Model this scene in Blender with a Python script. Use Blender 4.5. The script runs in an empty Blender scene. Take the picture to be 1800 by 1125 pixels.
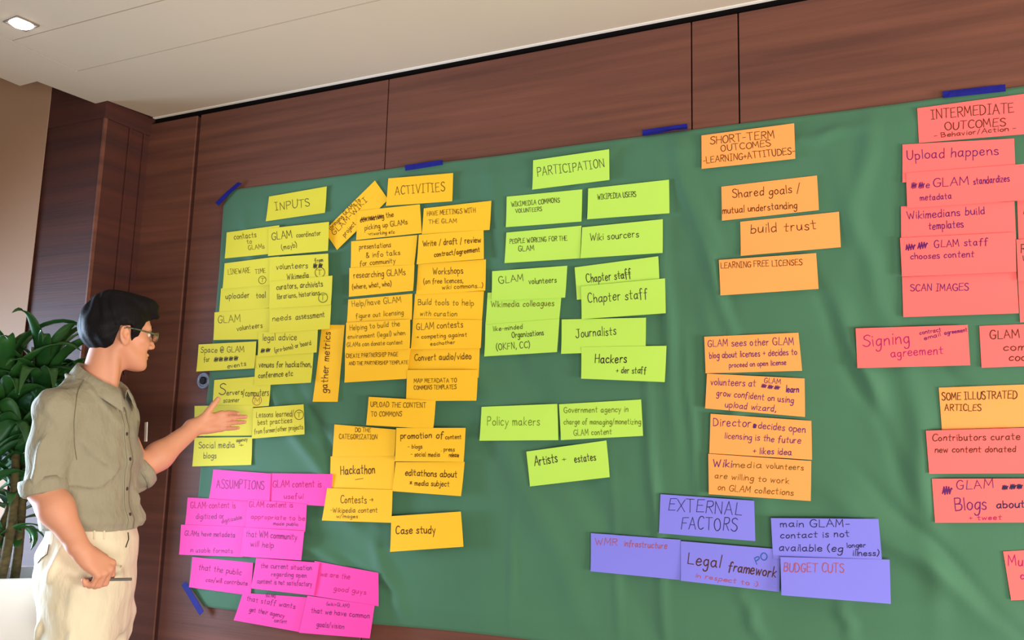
import bpy, bmesh, math, random
import numpy as np
from mathutils import Vector, Matrix
R = math.radians
scene = bpy.context.scene
COL = scene.collection

# ------------------------------------------------------------------ camera
CAM = np.array([0.0, -2.692, 1.30])
FPX = 1600.0
YAW, PITCH, ROLL = 0.453545, 0.157540, 0.026436
_f = np.array([-math.sin(YAW) * math.cos(PITCH), math.cos(YAW) * math.cos(PITCH), math.sin(PITCH)])
_r0 = np.array([math.cos(YAW), math.sin(YAW), 0.0])
_u0 = np.cross(_r0, _f)
CR = _r0 * math.cos(ROLL) + _u0 * math.sin(ROLL)
CU = -_r0 * math.sin(ROLL) + _u0 * math.cos(ROLL)
CF = _f
cam_d = bpy.data.cameras.new('camera')
cam_d.sensor_width = 36.0
cam_d.lens = 36.0 * FPX / 1800.0
cam_d.clip_start = 0.05
cam = bpy.data.objects.new('camera', cam_d)
COL.objects.link(cam)
M = Matrix.Identity(4)
for i in range(3):
    M[i][0] = CR[i]; M[i][1] = CU[i]; M[i][2] = -CF[i]; M[i][3] = CAM[i]
cam.matrix_world = M
scene.camera = cam

# ------------------------------------------------------------------ world, lights, exposure
scene.view_settings.view_transform = 'Standard'
scene.view_settings.look = 'None'
scene.view_settings.gamma = 1.0
scene.view_settings.use_curve_mapping = False
scene.view_settings.exposure = 0.27
world = bpy.data.worlds.new('room_light'); scene.world = world
world.use_nodes = True
bg = world.node_tree.nodes['Background']
bg.inputs[0].default_value = (1.0, 0.86, 0.70, 1)
bg.inputs[1].default_value = 0.22


def area_light(name, loc, target, sx, sy, power, col, spread=180):
    l = bpy.data.lights.new(name, 'AREA')
    l.shape = 'RECTANGLE'; l.size = sx; l.size_y = sy; l.energy = power; l.color = col; l.spread = R(spread)
    o = bpy.data.objects.new(name, l); COL.objects.link(o)
    o.location = loc
    o.rotation_euler = (Vector(target) - Vector(loc)).to_track_quat('-Z', 'Y').to_euler()
    return o


# daylight from a window in the side wall left of the camera
area_light('window_daylight', (-4.7, -1.0, 1.15), (-2.4, -0.80, 1.0), 0.9, 1.5, 72, (0.58, 0.76, 1.0), 84)
# added warm fill behind the camera, set low so the cloth brightens downward
area_light('rear_low_fill', (1.2, -3.7, 0.42), (-0.9, 0.0, 0.95), 2.8, 0.8, 112, (1.0, 0.92, 0.80))
# unseen grazing light added at the right to bring out the cloth's folds
area_light('right_grazing_fill', (4.2, -1.7, 0.55), (-0.4, -0.2, 0.8), 1.4, 0.9, 190, (1.0, 0.92, 0.80))


# ------------------------------------------------------------------ helpers
def ray(px, py):
    return CF + CR * ((px - 900.0) / FPX) - CU * ((py - 562.5) / FPX)


def at_y(px, py, y=0.0):
    d = ray(px, py)
    return CAM + d * ((y - CAM[1]) / d[1])


def at_x(px, py, x):
    d = ray(px, py)
    return CAM + d * ((x - CAM[0]) / d[0])


def at_h(px, py, z):
    d = ray(px, py)
    return CAM + d * ((z - CAM[2]) / d[2])


def at_d(px, py, depth):
    return CAM + ray(px, py) * depth


def s2l(c):
    return tuple((v / 12.92 if v <= 0.04045 else ((v + 0.055) / 1.055) ** 2.4) for v in [x / 255.0 for x in c])


def mat(name, col, rough=0.6, spec=0.3, noise=0.0, nscale=(6, 6, 6), bump=0.0, bscale=(60, 60, 60), metal=0.0, sheen=0.0,
        sss=0.0, emit=None, trans=0.0, col2=None, bdist=0.004):
    m = bpy.data.materials.new(name); m.use_nodes = True
    nt = m.node_tree; b = nt.nodes['Principled BSDF']
    b.inputs['Base Color'].default_value = (*col, 1)
    b.inputs['Roughness'].default_value = rough
    b.inputs['Specular IOR Level'].default_value = spec
    b.inputs['Metallic'].default_value = metal
    if sheen: b.inputs['Sheen Weight'].default_value = sheen
    if sss:
        b.inputs['Subsurface Weight'].default_value = sss
        b.inputs['Subsurface Radius'].default_value = (0.012, 0.004, 0.002)
        b.inputs['Subsurface Scale'].default_value = 0.6
    if trans: b.inputs['Transmission Weight'].default_value = trans
    if emit:
        b.inputs['Emission Color'].default_value = (*emit[0], 1); b.inputs['Emission Strength'].default_value = emit[1]
    tc = nt.nodes.new('ShaderNodeTexCoord')

    def noise_node(sc, detail=4.0):
        mp = nt.nodes.new('ShaderNodeMapping'); mp.inputs['Scale'].default_value = sc
        nt.links.new(tc.outputs['Object'], mp.inputs['Vector'])
        n = nt.nodes.new('ShaderNodeTexNoise'); n.inputs['Scale'].default_value = 1.0; n.inputs['Detail'].default_value = detail
        nt.links.new(mp.outputs['Vector'], n.inputs['Vector'])
        return n
    if noise or col2:
        n = noise_node(nscale, 6.0)
        cr = nt.nodes.new('ShaderNodeValToRGB')
        cr.color_ramp.elements[0].position = 0.30; cr.color_ramp.elements[1].position = 0.70
        c2 = col2 if col2 else tuple(min(1, v * (1 + noise)) for v in col)
        c1 = col if col2 else tuple(v * (1 - noise) for v in col)
        cr.color_ramp.elements[0].color = (*c1, 1); cr.color_ramp.elements[1].color = (*c2, 1)
        nt.links.new(n.outputs['Fac'], cr.inputs['Fac'])
        nt.links.new(cr.outputs['Color'], b.inputs['Base Color'])
    if bump:
        n = noise_node(bscale, 3.0)
        bp = nt.nodes.new('ShaderNodeBump'); bp.inputs['Strength'].default_value = bump; bp.inputs['Distance'].default_value = bdist
        nt.links.new(n.outputs['Fac'], bp.inputs['Height']); nt.links.new(bp.outputs['Normal'], b.inputs['Normal'])
    return m


WORLD = {}


def obj(name, verts, faces, material=None, parent=None, smooth=False, origin=None):
    me = bpy.data.meshes.new(name)
    v = np.asarray(verts, float)
    pw = WORLD[parent.name] if parent is not None else np.zeros(3)
    if origin is None: origin = pw
    origin = np.asarray(origin, float)
    me.from_pydata([tuple(map(float, p)) for p in v - origin], [], [tuple(int(i) for i in f) for f in faces]); me.update()
    if smooth: me.polygons.foreach_set('use_smooth', [True] * len(me.polygons))
    if material: me.materials.append(material)
    o = bpy.data.objects.new(name, me); COL.objects.link(o)
    o.location = origin - pw
    if parent is not None: o.parent = parent
    WORLD[o.name] = origin
    return o


def tag(o, label=None, cat=None, group=None, kind=None):
    if label: o['label'] = label
    if cat: o['category'] = cat
    if group: o['group'] = group
    if kind: o['kind'] = kind
    return o


def empty(name, loc):
    o = bpy.data.objects.new(name, None); COL.objects.link(o); o.location = loc; o.empty_display_size = 0.05
    WORLD[o.name] = np.array(loc, float)
    return o


class MB:
    """collects vertices and faces of one mesh"""
    def __init__(s): s.v = []; s.f = []

    def add(s, verts, faces):
        n = len(s.v); s.v += [tuple(map(float, p)) for p in verts]; s.f += [tuple(i + n for i in f) for f in faces]; return s

    def box(s, lo, hi):
        x0, y0, z0 = lo; x1, y1, z1 = hi
        return s.add([(x0, y0, z0), (x1, y0, z0), (x1, y1, z0), (x0, y1, z0), (x0, y0, z1), (x1, y0, z1), (x1, y1, z1), (x0, y1, z1)],
                     [(0, 3, 2, 1), (4, 5, 6, 7), (0, 1, 5, 4), (1, 2, 6, 5), (2, 3, 7, 6), (3, 0, 4, 7)])

    def prism(s, poly, z0, z1):
        n = len(poly)
        return s.add([(x, y, z0) for x, y in poly] + [(x, y, z1) for x, y in poly],
                     [tuple(range(n - 1, -1, -1)), tuple(range(n, 2 * n))] + [(i, (i + 1) % n, n + (i + 1) % n, n + i) for i in range(n)])

    def tube(s, pts, rad, n=10, cap=True):
        pts = [np.asarray(p, float) for p in pts]
        rad = rad if hasattr(rad, '__len__') else [rad] * len(pts)
        base = len(s.v); prev = None
        for i, p in enumerate(pts):
            t = pts[min(i + 1, len(pts) - 1)] - pts[max(i - 1, 0)]; t = t / (np.linalg.norm(t) + 1e-12)
            if prev is None:
                a = np.array([0, 0, 1.0]) if abs(t[2]) < 0.9 else np.array([1.0, 0, 0])
                x = np.cross(t, a)
            else:
                x = prev - t * (prev @ t)
            x /= np.linalg.norm(x) + 1e-12; y = np.cross(t, x); prev = x
            for k in range(n):
                w = 2 * math.pi * k / n
                s.v.append(tuple(p + rad[i] * (x * math.cos(w) + y * math.sin(w))))
        for i in range(len(pts) - 1):
            for k in range(n):
                a = base + i * n + k; b = base + i * n + (k + 1) % n
                s.f.append((a, b, b + n, a + n))
        if cap:
            s.f.append(tuple(base + k for k in range(n - 1, -1, -1)))
            e = base + (len(pts) - 1) * n; s.f.append(tuple(e + k for k in range(n)))
        return s

    def grid(s, P):
        """P: (n, m, 3) array of points"""
        n, m = P.shape[:2]
        base = len(s.v); s.v += [tuple(map(float, p)) for p in P.reshape(-1, 3)]
        for i in range(n - 1):
            for j in range(m - 1):
                a = base + i * m + j; s.f.append((a, a + 1, a + m + 1, a + m))
        return s

    def build(s, name, material, parent=None, smooth=False, origin=None):
        return obj(name, s.v, s.f, material, parent, smooth, origin)


def sheet(front, thick):
    """closed thin sheet from an (n, m, 3) grid; thickness is added along `thick` vector behind the front"""
    n, m = front.shape[:2]
    back = front + np.asarray(thick)
    b = MB(); b.grid(front)
    off = len(b.v); b.v += [tuple(map(float, p)) for p in back.reshape(-1, 3)]
    for i in range(n - 1):
        for j in range(m - 1):
            a = off + i * m + j; b.f.append((a, a + m, a + m + 1, a + 1))
    ring = [(0, j) for j in range(m)] + [(i, m - 1) for i in range(1, n)] + [(n - 1, j) for j in range(m - 2, -1, -1)] + [(i, 0) for i in range(n - 2, 0, -1)]
    for q in range(len(ring)):
        (i0, j0), (i1, j1) = ring[q], ring[(q + 1) % len(ring)]
        a, c = i0 * m + j0, i1 * m + j1
        b.f.append((a, off + a, off + c, c))
    return b


def bevel(o, w=0.004, seg=2):
    md = o.modifiers.new('bevel', 'BEVEL'); md.width = w; md.segments = seg; md.limit_method = 'ANGLE'
    return o


# ------------------------------------------------------------------ materials of the room
WOOD = mat('walnut_panel', s2l((120, 76, 63)), 0.5, 0.25, col2=s2l((92, 59, 51)), nscale=(1.1, 1.1, 26), bump=0.12, bscale=(3, 3, 160))
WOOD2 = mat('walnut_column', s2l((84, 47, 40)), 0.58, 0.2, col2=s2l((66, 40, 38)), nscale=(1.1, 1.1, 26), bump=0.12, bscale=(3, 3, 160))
DARK = mat('dark_gap', (0.008, 0.006, 0.006), 0.8, 0.1)
PLASTER = mat('ceiling_paint', s2l((204, 188, 168)), 0.85, 0.15, noise=0.02, nscale=(2, 2, 2))
LIP = mat('white_lip', s2l((236, 232, 226)), 0.6, 0.3)
BEIGE = mat('beige_paint', s2l((176, 142, 118)), 0.8, 0.2, noise=0.04, nscale=(3, 3, 3), bump=0.08, bscale=(120, 120, 120))
CARPET = mat('brown_carpet', s2l((116, 98, 84)), 0.95, 0.1, noise=0.15, nscale=(30, 30, 30), bump=0.3, bscale=(400, 400, 400))

# ------------------------------------------------------------------ the room
ZC = 2.728            # underside of the ceiling slab
XR = 2.6              # how far the wall is built to the right
YB = -4.2             # how far the floor and ceiling are built towards the camera
wall = MB().box((-3.3, 0.018, 0.0), (XR, 0.12, 3.1)).build('wall_back', DARK); tag(wall, kind='structure')
X_G = at_y(350, 205)[0]            # wide groove near the corner
seams = [at_y(683, 148)[0], at_y(1215, 38)[0], at_y(1297, 20)[0]]
edges = [(-3.2, X_G - 0.011), (X_G + 0.011, seams[0] - 0.0025), (seams[0] + 0.0025, seams[1] - 0.0025),
         (seams[1] + 0.0025, seams[2] - 0.0025), (seams[2] + 0.0025, XR)]
for a, b in edges:
    p = MB().box((a, 0.0, 0.0), (b, 0.017, ZC - 0.013)).build('wall_panel', WOOD, wall)
    bevel(p, 0.0015, 1)
g = MB().box((X_G - 0.0105, 0.008, 0.0), (X_G + 0.0105, 0.017, ZC - 0.02)).build('groove_strip', WOOD2, wall)

floor = MB().box((-7.5, YB, -0.05), (XR, 0.12, 0.0)).build('floor', CARPET); tag(floor, kind='structure')

# wood clad column in the corner, with a deeper crown band on top
Y_COL = at_h(189, 177, ZC)[1] - 0.012 + 0.02
X_COL = at_y(184, 211, Y_COL)[0]
X_RET = at_y(246, 221, -0.10)[0]
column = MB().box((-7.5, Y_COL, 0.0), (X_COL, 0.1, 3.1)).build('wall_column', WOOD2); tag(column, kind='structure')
bevel(column, 0.004, 2)
zb = at_y(184, 207, Y_COL)[2]
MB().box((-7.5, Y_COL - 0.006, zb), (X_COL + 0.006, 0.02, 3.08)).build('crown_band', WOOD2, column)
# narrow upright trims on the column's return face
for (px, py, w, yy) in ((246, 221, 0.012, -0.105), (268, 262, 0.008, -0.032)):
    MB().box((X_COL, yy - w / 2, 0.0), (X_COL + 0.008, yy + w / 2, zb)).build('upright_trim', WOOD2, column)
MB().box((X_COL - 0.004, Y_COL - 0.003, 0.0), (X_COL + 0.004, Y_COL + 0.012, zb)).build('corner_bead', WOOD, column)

# beige painted wall that stands in front of the column, at the left
Y_BG = Y_COL - 0.0085
X_BG = at_y(83, 225, Y_BG)[0]
beige = MB().box((-7.5, Y_BG, 0.0), (X_BG, Y_COL - 0.0065, 3.1)).build('wall_left', BEIGE); tag(beige, kind='structure')
zw = at_y(8, 915, Y_BG)[2]
dado = MB().box((-7.5, Y_BG - 0.012, 0.0), (X_BG, Y_BG, zw)).build('baseboard_left', WOOD); tag(dado, kind='structure')

# ceiling: a dropped slab with stepped edge, a shadow gap at the wall, and thin joints
c1 = at_h(35, 151, ZC); c2 = at_h(65, 143, ZC); c3 = at_h(168, 182, ZC); c4 = at_h(189, 177, ZC)
YG = -0.012
xl = (at_h(0, 140, ZC)[0] + c1[0]) / 2
J1X = at_h(136, 125, ZC)[0]; J1Y = at_h(136, 125, ZC)[1]; J2Y = at_h(288, 0, ZC)[1]
gp = 0.0024
ceil = MB()
ceil.prism([(xl, YB), (J1X - gp, YB), (J1X - gp, J1Y + gp), (XR, J1Y + gp), (XR, YG - 0.018), (c4[0] + 0.035, YG - 0.018), (c4[0], c4[1]), (c3[0], c3[1]),
            (c2[0], c2[1]), (c1[0], c1[1])], ZC, ZC + 0.05)
ceil.prism([(J1X + gp, J2Y + gp), (XR, J2Y + gp), (XR, J1Y - gp), (J1X + gp, J1Y - gp)], ZC, ZC + 0.05)
ceil.prism([(J1X + gp, YB), (XR, YB), (XR, J2Y - gp), (J1X + gp, J2Y - gp)], ZC, ZC + 0.05)
ceiling = ceil.build('ceiling', PLASTER); tag(ceiling, kind='structure')
MB().box((c4[0] + 0.03, YG - 0.018, ZC - 0.003), (XR, YG - 0.005, ZC + 0.05)).build('edge_lip', LIP, ceiling)
upper = MB().box((-7.5, YB, 3.1), (XR, 0.12, 3.16)).build('ceiling_upper', PLASTER); tag(upper, kind='structure')

# recessed square downlight
LAMP_RIM = mat('lamp_rim', s2l((120, 108, 100)), 0.4, 0.5)
LAMP_GLOW = mat('lamp_glow', (1, 1, 1), 0.5, 0.2, emit=((1.0, 0.95, 0.88), 14.0))
dc = at_h(37.5, 41, ZC); A = at_h(5, 37, ZC) - dc; hw = np.linalg.norm(A[:2])
dl = empty('ceiling_downlight', (dc[0], dc[1], ZC)); tag(dl, 'bright recessed downlight with square grey rim in the pale ceiling', 'ceiling light')
th = math.atan2(A[1], A[0])
sq = [(dc[0] + hw * math.cos(th + k * math.pi / 2), dc[1] + hw * math.sin(th + k * math.pi / 2)) for k in range(4)]
sqi = [(dc[0] + .86 * hw * math.cos(th + k * math.pi / 2), dc[1] + .86 * hw * math.sin(th + k * math.pi / 2)) for k in range(4)]
rim = MB()
rim.add([(x, y, ZC - 0.0035) for x, y in sq] + [(x, y, ZC - 0.0035) for x, y in sqi] + [(x, y, ZC + 0.0) for x, y in sq] + [(x, y, ZC - 0.001) for x, y in sqi],
        [(i, i + 4, (i + 1) % 4 + 4, (i + 1) % 4) for i in range(4)] + [(i, (i + 1) % 4, (i + 1) % 4 + 8, i + 8) for i in range(4)] + [(i + 4, i + 12, (i + 1) % 4 + 12, (i + 1) % 4 + 4) for i in range(4)] + [(12, 15, 14, 13)])
rim.build('rim', LAMP_RIM, dl)
nd = 28
disc = MB()
for ring, zz in ((1.0, -0.003), (0.8, -0.009), (0.4, -0.012)):
    for k in range(nd):
        a = 2 * math.pi * k / nd; disc.v.append((dc[0] + .66 * hw * ring * math.cos(a), dc[1] + .66 * hw * ring * math.sin(a), ZC + zz))
disc.f = [(i * nd + k, i * nd + (k + 1) % nd, (i + 1) * nd + (k + 1) % nd, (i + 1) * nd + k) for i in range(2) for k in range(nd)] + [tuple(2 * nd + k for k in range(nd))]
disc.build('lamp_disc', LAMP_GLOW, dl)

# ------------------------------------------------------------------ the green cloth
random.seed(4)
folds = []     # wide soft folds and thin creases: (x0, z0, x1, z1, half width, height)


def fold(p0, p1, w, h):
    a = at_y(*p0); b = at_y(*p1); folds.append((a[0], a[2], b[0], b[2], w, h))


for p0, p1, w, h in [
    ((1195, 270), (1290, 570), .030, .012), ((1215, 330), (1310, 600), .018, -.006), ((1250, 560), (1330, 840), .030, .006),
    ((1400, 255), (1500, 225), .020, .006), ((1480, 560), (1560, 760), .030, .010), ((1440, 520), (1620, 900), .022, -.006),
    ((1500, 900), (1760, 1080), .040, .011), ((1560, 880), (1790, 1110), .022, -.007), ((1600, 640), (1640, 1000), .035, .008),
    ((480, 690), (600, 880), .030, .008), ((520, 660), (640, 900), .022, -.006), ((500, 940), (640, 1000), .035, .010),
    ((545, 940), (690, 1040), .020, -.006), ((840, 660), (1000, 1020), .05, .006), ((880, 560), (1140, 1080), .05, -.006),
    ((1140, 690), (1170, 1080), .016, .006), ((1165, 380), (1185, 700), .020, .006), ((1210, 640), (1230, 860), .012, .004),
    ((1080, 860), (1090, 1120), .012, .003), ((905, 900), (900, 1090), .012, .003), ((1480, 1060), (1500, 1120), .020, .005),
    ((1310, 1050), (1340, 1125), .02, .005), ((420, 345), (470, 560), .03, .004), ((860, 300), (930, 620), .03, .005),
    ((1100, 235), (1010, 340), .022, .005), ((1480, 330), (1560, 560), .03, .006), ((1540, 180), (1500, 400), .03, .006),
    ((650, 920), (720, 1100), .03, .006), ((1590, 560), (1700, 690), .02, -.004), ((1320, 1020), (1700, 1090), .05, .006)]:
    fold(p0, p1, w, h)
folds = np.array(folds); folds[:, 5] *= 1.9; folds[:, 4] *= 0.9


def cloth_h(x, z):
    """distance of the cloth in front of the wall"""
    x = np.asarray(x, float); z = np.asarray(z, float)
    h = 0.014 + 0.0030 * np.sin(3.1 * x + 1.7 * z + 1.0) + 0.0022 * np.sin(5.3 * x - 4.1 * z) + 0.0012 * np.sin(11 * x + 7 * z + np.sin(5 * z))
    for x0, z0, x1, z1, w, a in folds:
        dx, dz = x1 - x0, z1 - z0; L2 = dx * dx + dz * dz
        t = ((x - x0) * dx + (z - z0) * dz) / L2
        wob = 0.25 * w * np.sin(9 * t + x0 * 13)
        perp = ((x - x0) * dz - (z - z0) * dx) / math.sqrt(L2) + wob
        tt = np.clip(t, 0, 1)
        fall = np.exp(-((t - tt) ** 2) * 14) * (0.35 + 0.65 * np.sin(np.pi * np.clip(tt, 0.08, 0.92)))
        h = h + a * fall * np.exp(-(perp / w) ** 2)
    return np.maximum(h, 0.004)


CLOTH = mat('green_cloth', s2l((68, 116, 90)), 0.72, 0.25, noise=0.06, nscale=(3, 3, 3), bump=0.10, bscale=(500, 500, 500), sheen=0.15)
edge_l = np.array([[at_y(px, py, -0.012)[0], at_y(px, py, -0.012)[2]] for px, py in
                   [(402, 333), (391, 362), (384, 470), (376, 560), (367, 656), (362, 700), (351, 824), (346, 880), (334, 985), (331, 1030), (357, 1066)]])
zt_l, zt_r = at_y(402, 333, -.012)[2], at_y(1800, 151, -.012)[2]
zb_l, zb_r = at_y(357, 1066, -.012)[2], at_y(882, 1122, -.012)[2]
XC1 = 1.35
NX, NZ = 340, 170
P = np.zeros((NZ, NX, 3))
for j in range(NZ):
    t = j / (NZ - 1)
    zl = zt_l + (zb_l - zt_l) * t
    xs0 = np.interp(-zl, -edge_l[:, 1], edge_l[:, 0])
    s = np.linspace(0, 1, NX); x = xs0 + (XC1 - xs0) * s
    zt = zt_l + (zt_r - zt_l) * (x - edge_l[0, 0]) / (at_y(1800, 151)[0] - edge_l[0, 0]) + 0.004 * np.sin(x * 6.0) * (1 - abs(np.sin(x * 2.1)))
    zbx = zb_l + (zb_r - zb_l) * (x - edge_l[-1, 0]) / (at_y(882, 1122)[0] - edge_l[-1, 0]) + 0.005 * np.sin(x * 4 + 1)
    z = zt + (zbx - zt) * t
    edge = np.minimum(np.minimum(s * 30, 1), min(min(t, 1 - t) * 25, 1))
    y = -(0.004 + (cloth_h(x, z) - 0.004) * (0.25 + 0.75 * edge))
    P[j, :, 0] = x; P[j, :, 1] = y; P[j, :, 2] = z
cb = sheet(P[::-1], (0, 0.0012, 0))
cloth = cb.build('green_cloth', CLOTH, smooth=True)
tag(cloth, 'large creased dark green cloth taped to the wood panelled wall', 'cloth')

# blue tape
TAPE = mat('blue_tape', s2l((22, 26, 130)), 0.6, 0.2, noise=0.15, nscale=(40, 40, 40), bump=0.2, bscale=(300, 300, 300))


def tape(quad, label):
    q = [at_y(px, py, -0.012) for px, py in quad]
    n = 26
    F = np.zeros((3, n, 3))
    for j in range(3):
        for i in range(n):
            s, t = i / (n - 1), j / 2
            top = q[0] * (1 - s) + q[1] * s; bot = q[3] * (1 - s) + q[2] * s
            p = top * (1 - t) + bot * t
            F[j, i] = p
    ins = (F[:, :, 2] < np.interp(F[:, :, 0], [edge_l[0, 0], at_y(1800, 151)[0]], [zt_l, zt_r]) + .004) & (F[:, :, 0] > edge_l[0, 0] - 0.12)
    F[:, :, 1] = -np.where(ins, cloth_h(F[:, :, 0], F[:, :, 2]) * 0.9, 0.0075) - 0.006
    b = sheet(F[::-1], (0, 0.0012, 0))
    o = b.build('tape_strip', TAPE, origin=F.mean((0, 1)))
    tag(o, label, 'tape', 'blue tape strips holding the cloth')


tape([(418.5, 320.5), (425.5, 322.5), (386.5, 362.5), (381, 357.5)], 'blue tape strip set diagonally on the upper left corner of the cloth')
tape([(713, 291.5), (779, 282), (780, 290.5), (714, 301)], 'short blue tape strip on the cloth edge above the ACTIVITIES card')
tape([(1129.5, 229), (1208, 217.5), (1209.5, 228.5), (1130, 240)], 'blue tape strip on the top edge between PARTICIPATION and SHORT-TERM OUTCOMES cards')
tape([(1657, 161), (1767, 148.5), (1768, 161), (1657.5, 173)], 'longest blue tape strip, above the red INTERMEDIATE OUTCOMES card')
tape([(330.5, 1021.5), (361.5, 1073.5), (354.5, 1081.5), (322.5, 1028)], 'blue tape strip set diagonally on the lower left corner of the cloth')

# round metal wall fitting half covered by the cloth's edge
STEEL = mat('brushed_steel', s2l((120, 124, 140)), 0.4, 0.5, metal=0.5)
HOLE = mat('black_hole', (0.004, 0.004, 0.005), 0.5, 0.2)
fc = at_y(357.5, 669, -0.004)
fit = empty('wall_lock', (fc[0], 0, fc[2])); tag(fit, 'round metal lock with black centre on the wall at the cloth edge', 'lock')


def ringdisc(c, prof, n=32):
    b = MB()
    for r, y in prof:
        for k in range(n):
            a = 2 * math.pi * k / n; b.v.append((c[0] + r * math.cos(a), y, c[2] + r * math.sin(a)))
    for i in range(len(prof) - 1):
        for k in range(n):
            b.f.append((i * n + k, i * n + (k + 1) % n, (i + 1) * n + (k + 1) % n, (i + 1) * n + k))
    b.f.append(tuple((len(prof) - 1) * n + k for k in range(n)))
    return b


ringdisc(fc, [(.034, 0), (.034, -.004), (.030, -.007), (.024, -.007), (.022, -.005), (.018, -.005)]).build('collar', STEEL, fit, smooth=False)
ringdisc(fc, [(.0155, -.004), (.0155, -.0095), (.013, -.0105)]).build('key_hole', HOLE, fit)

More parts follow.
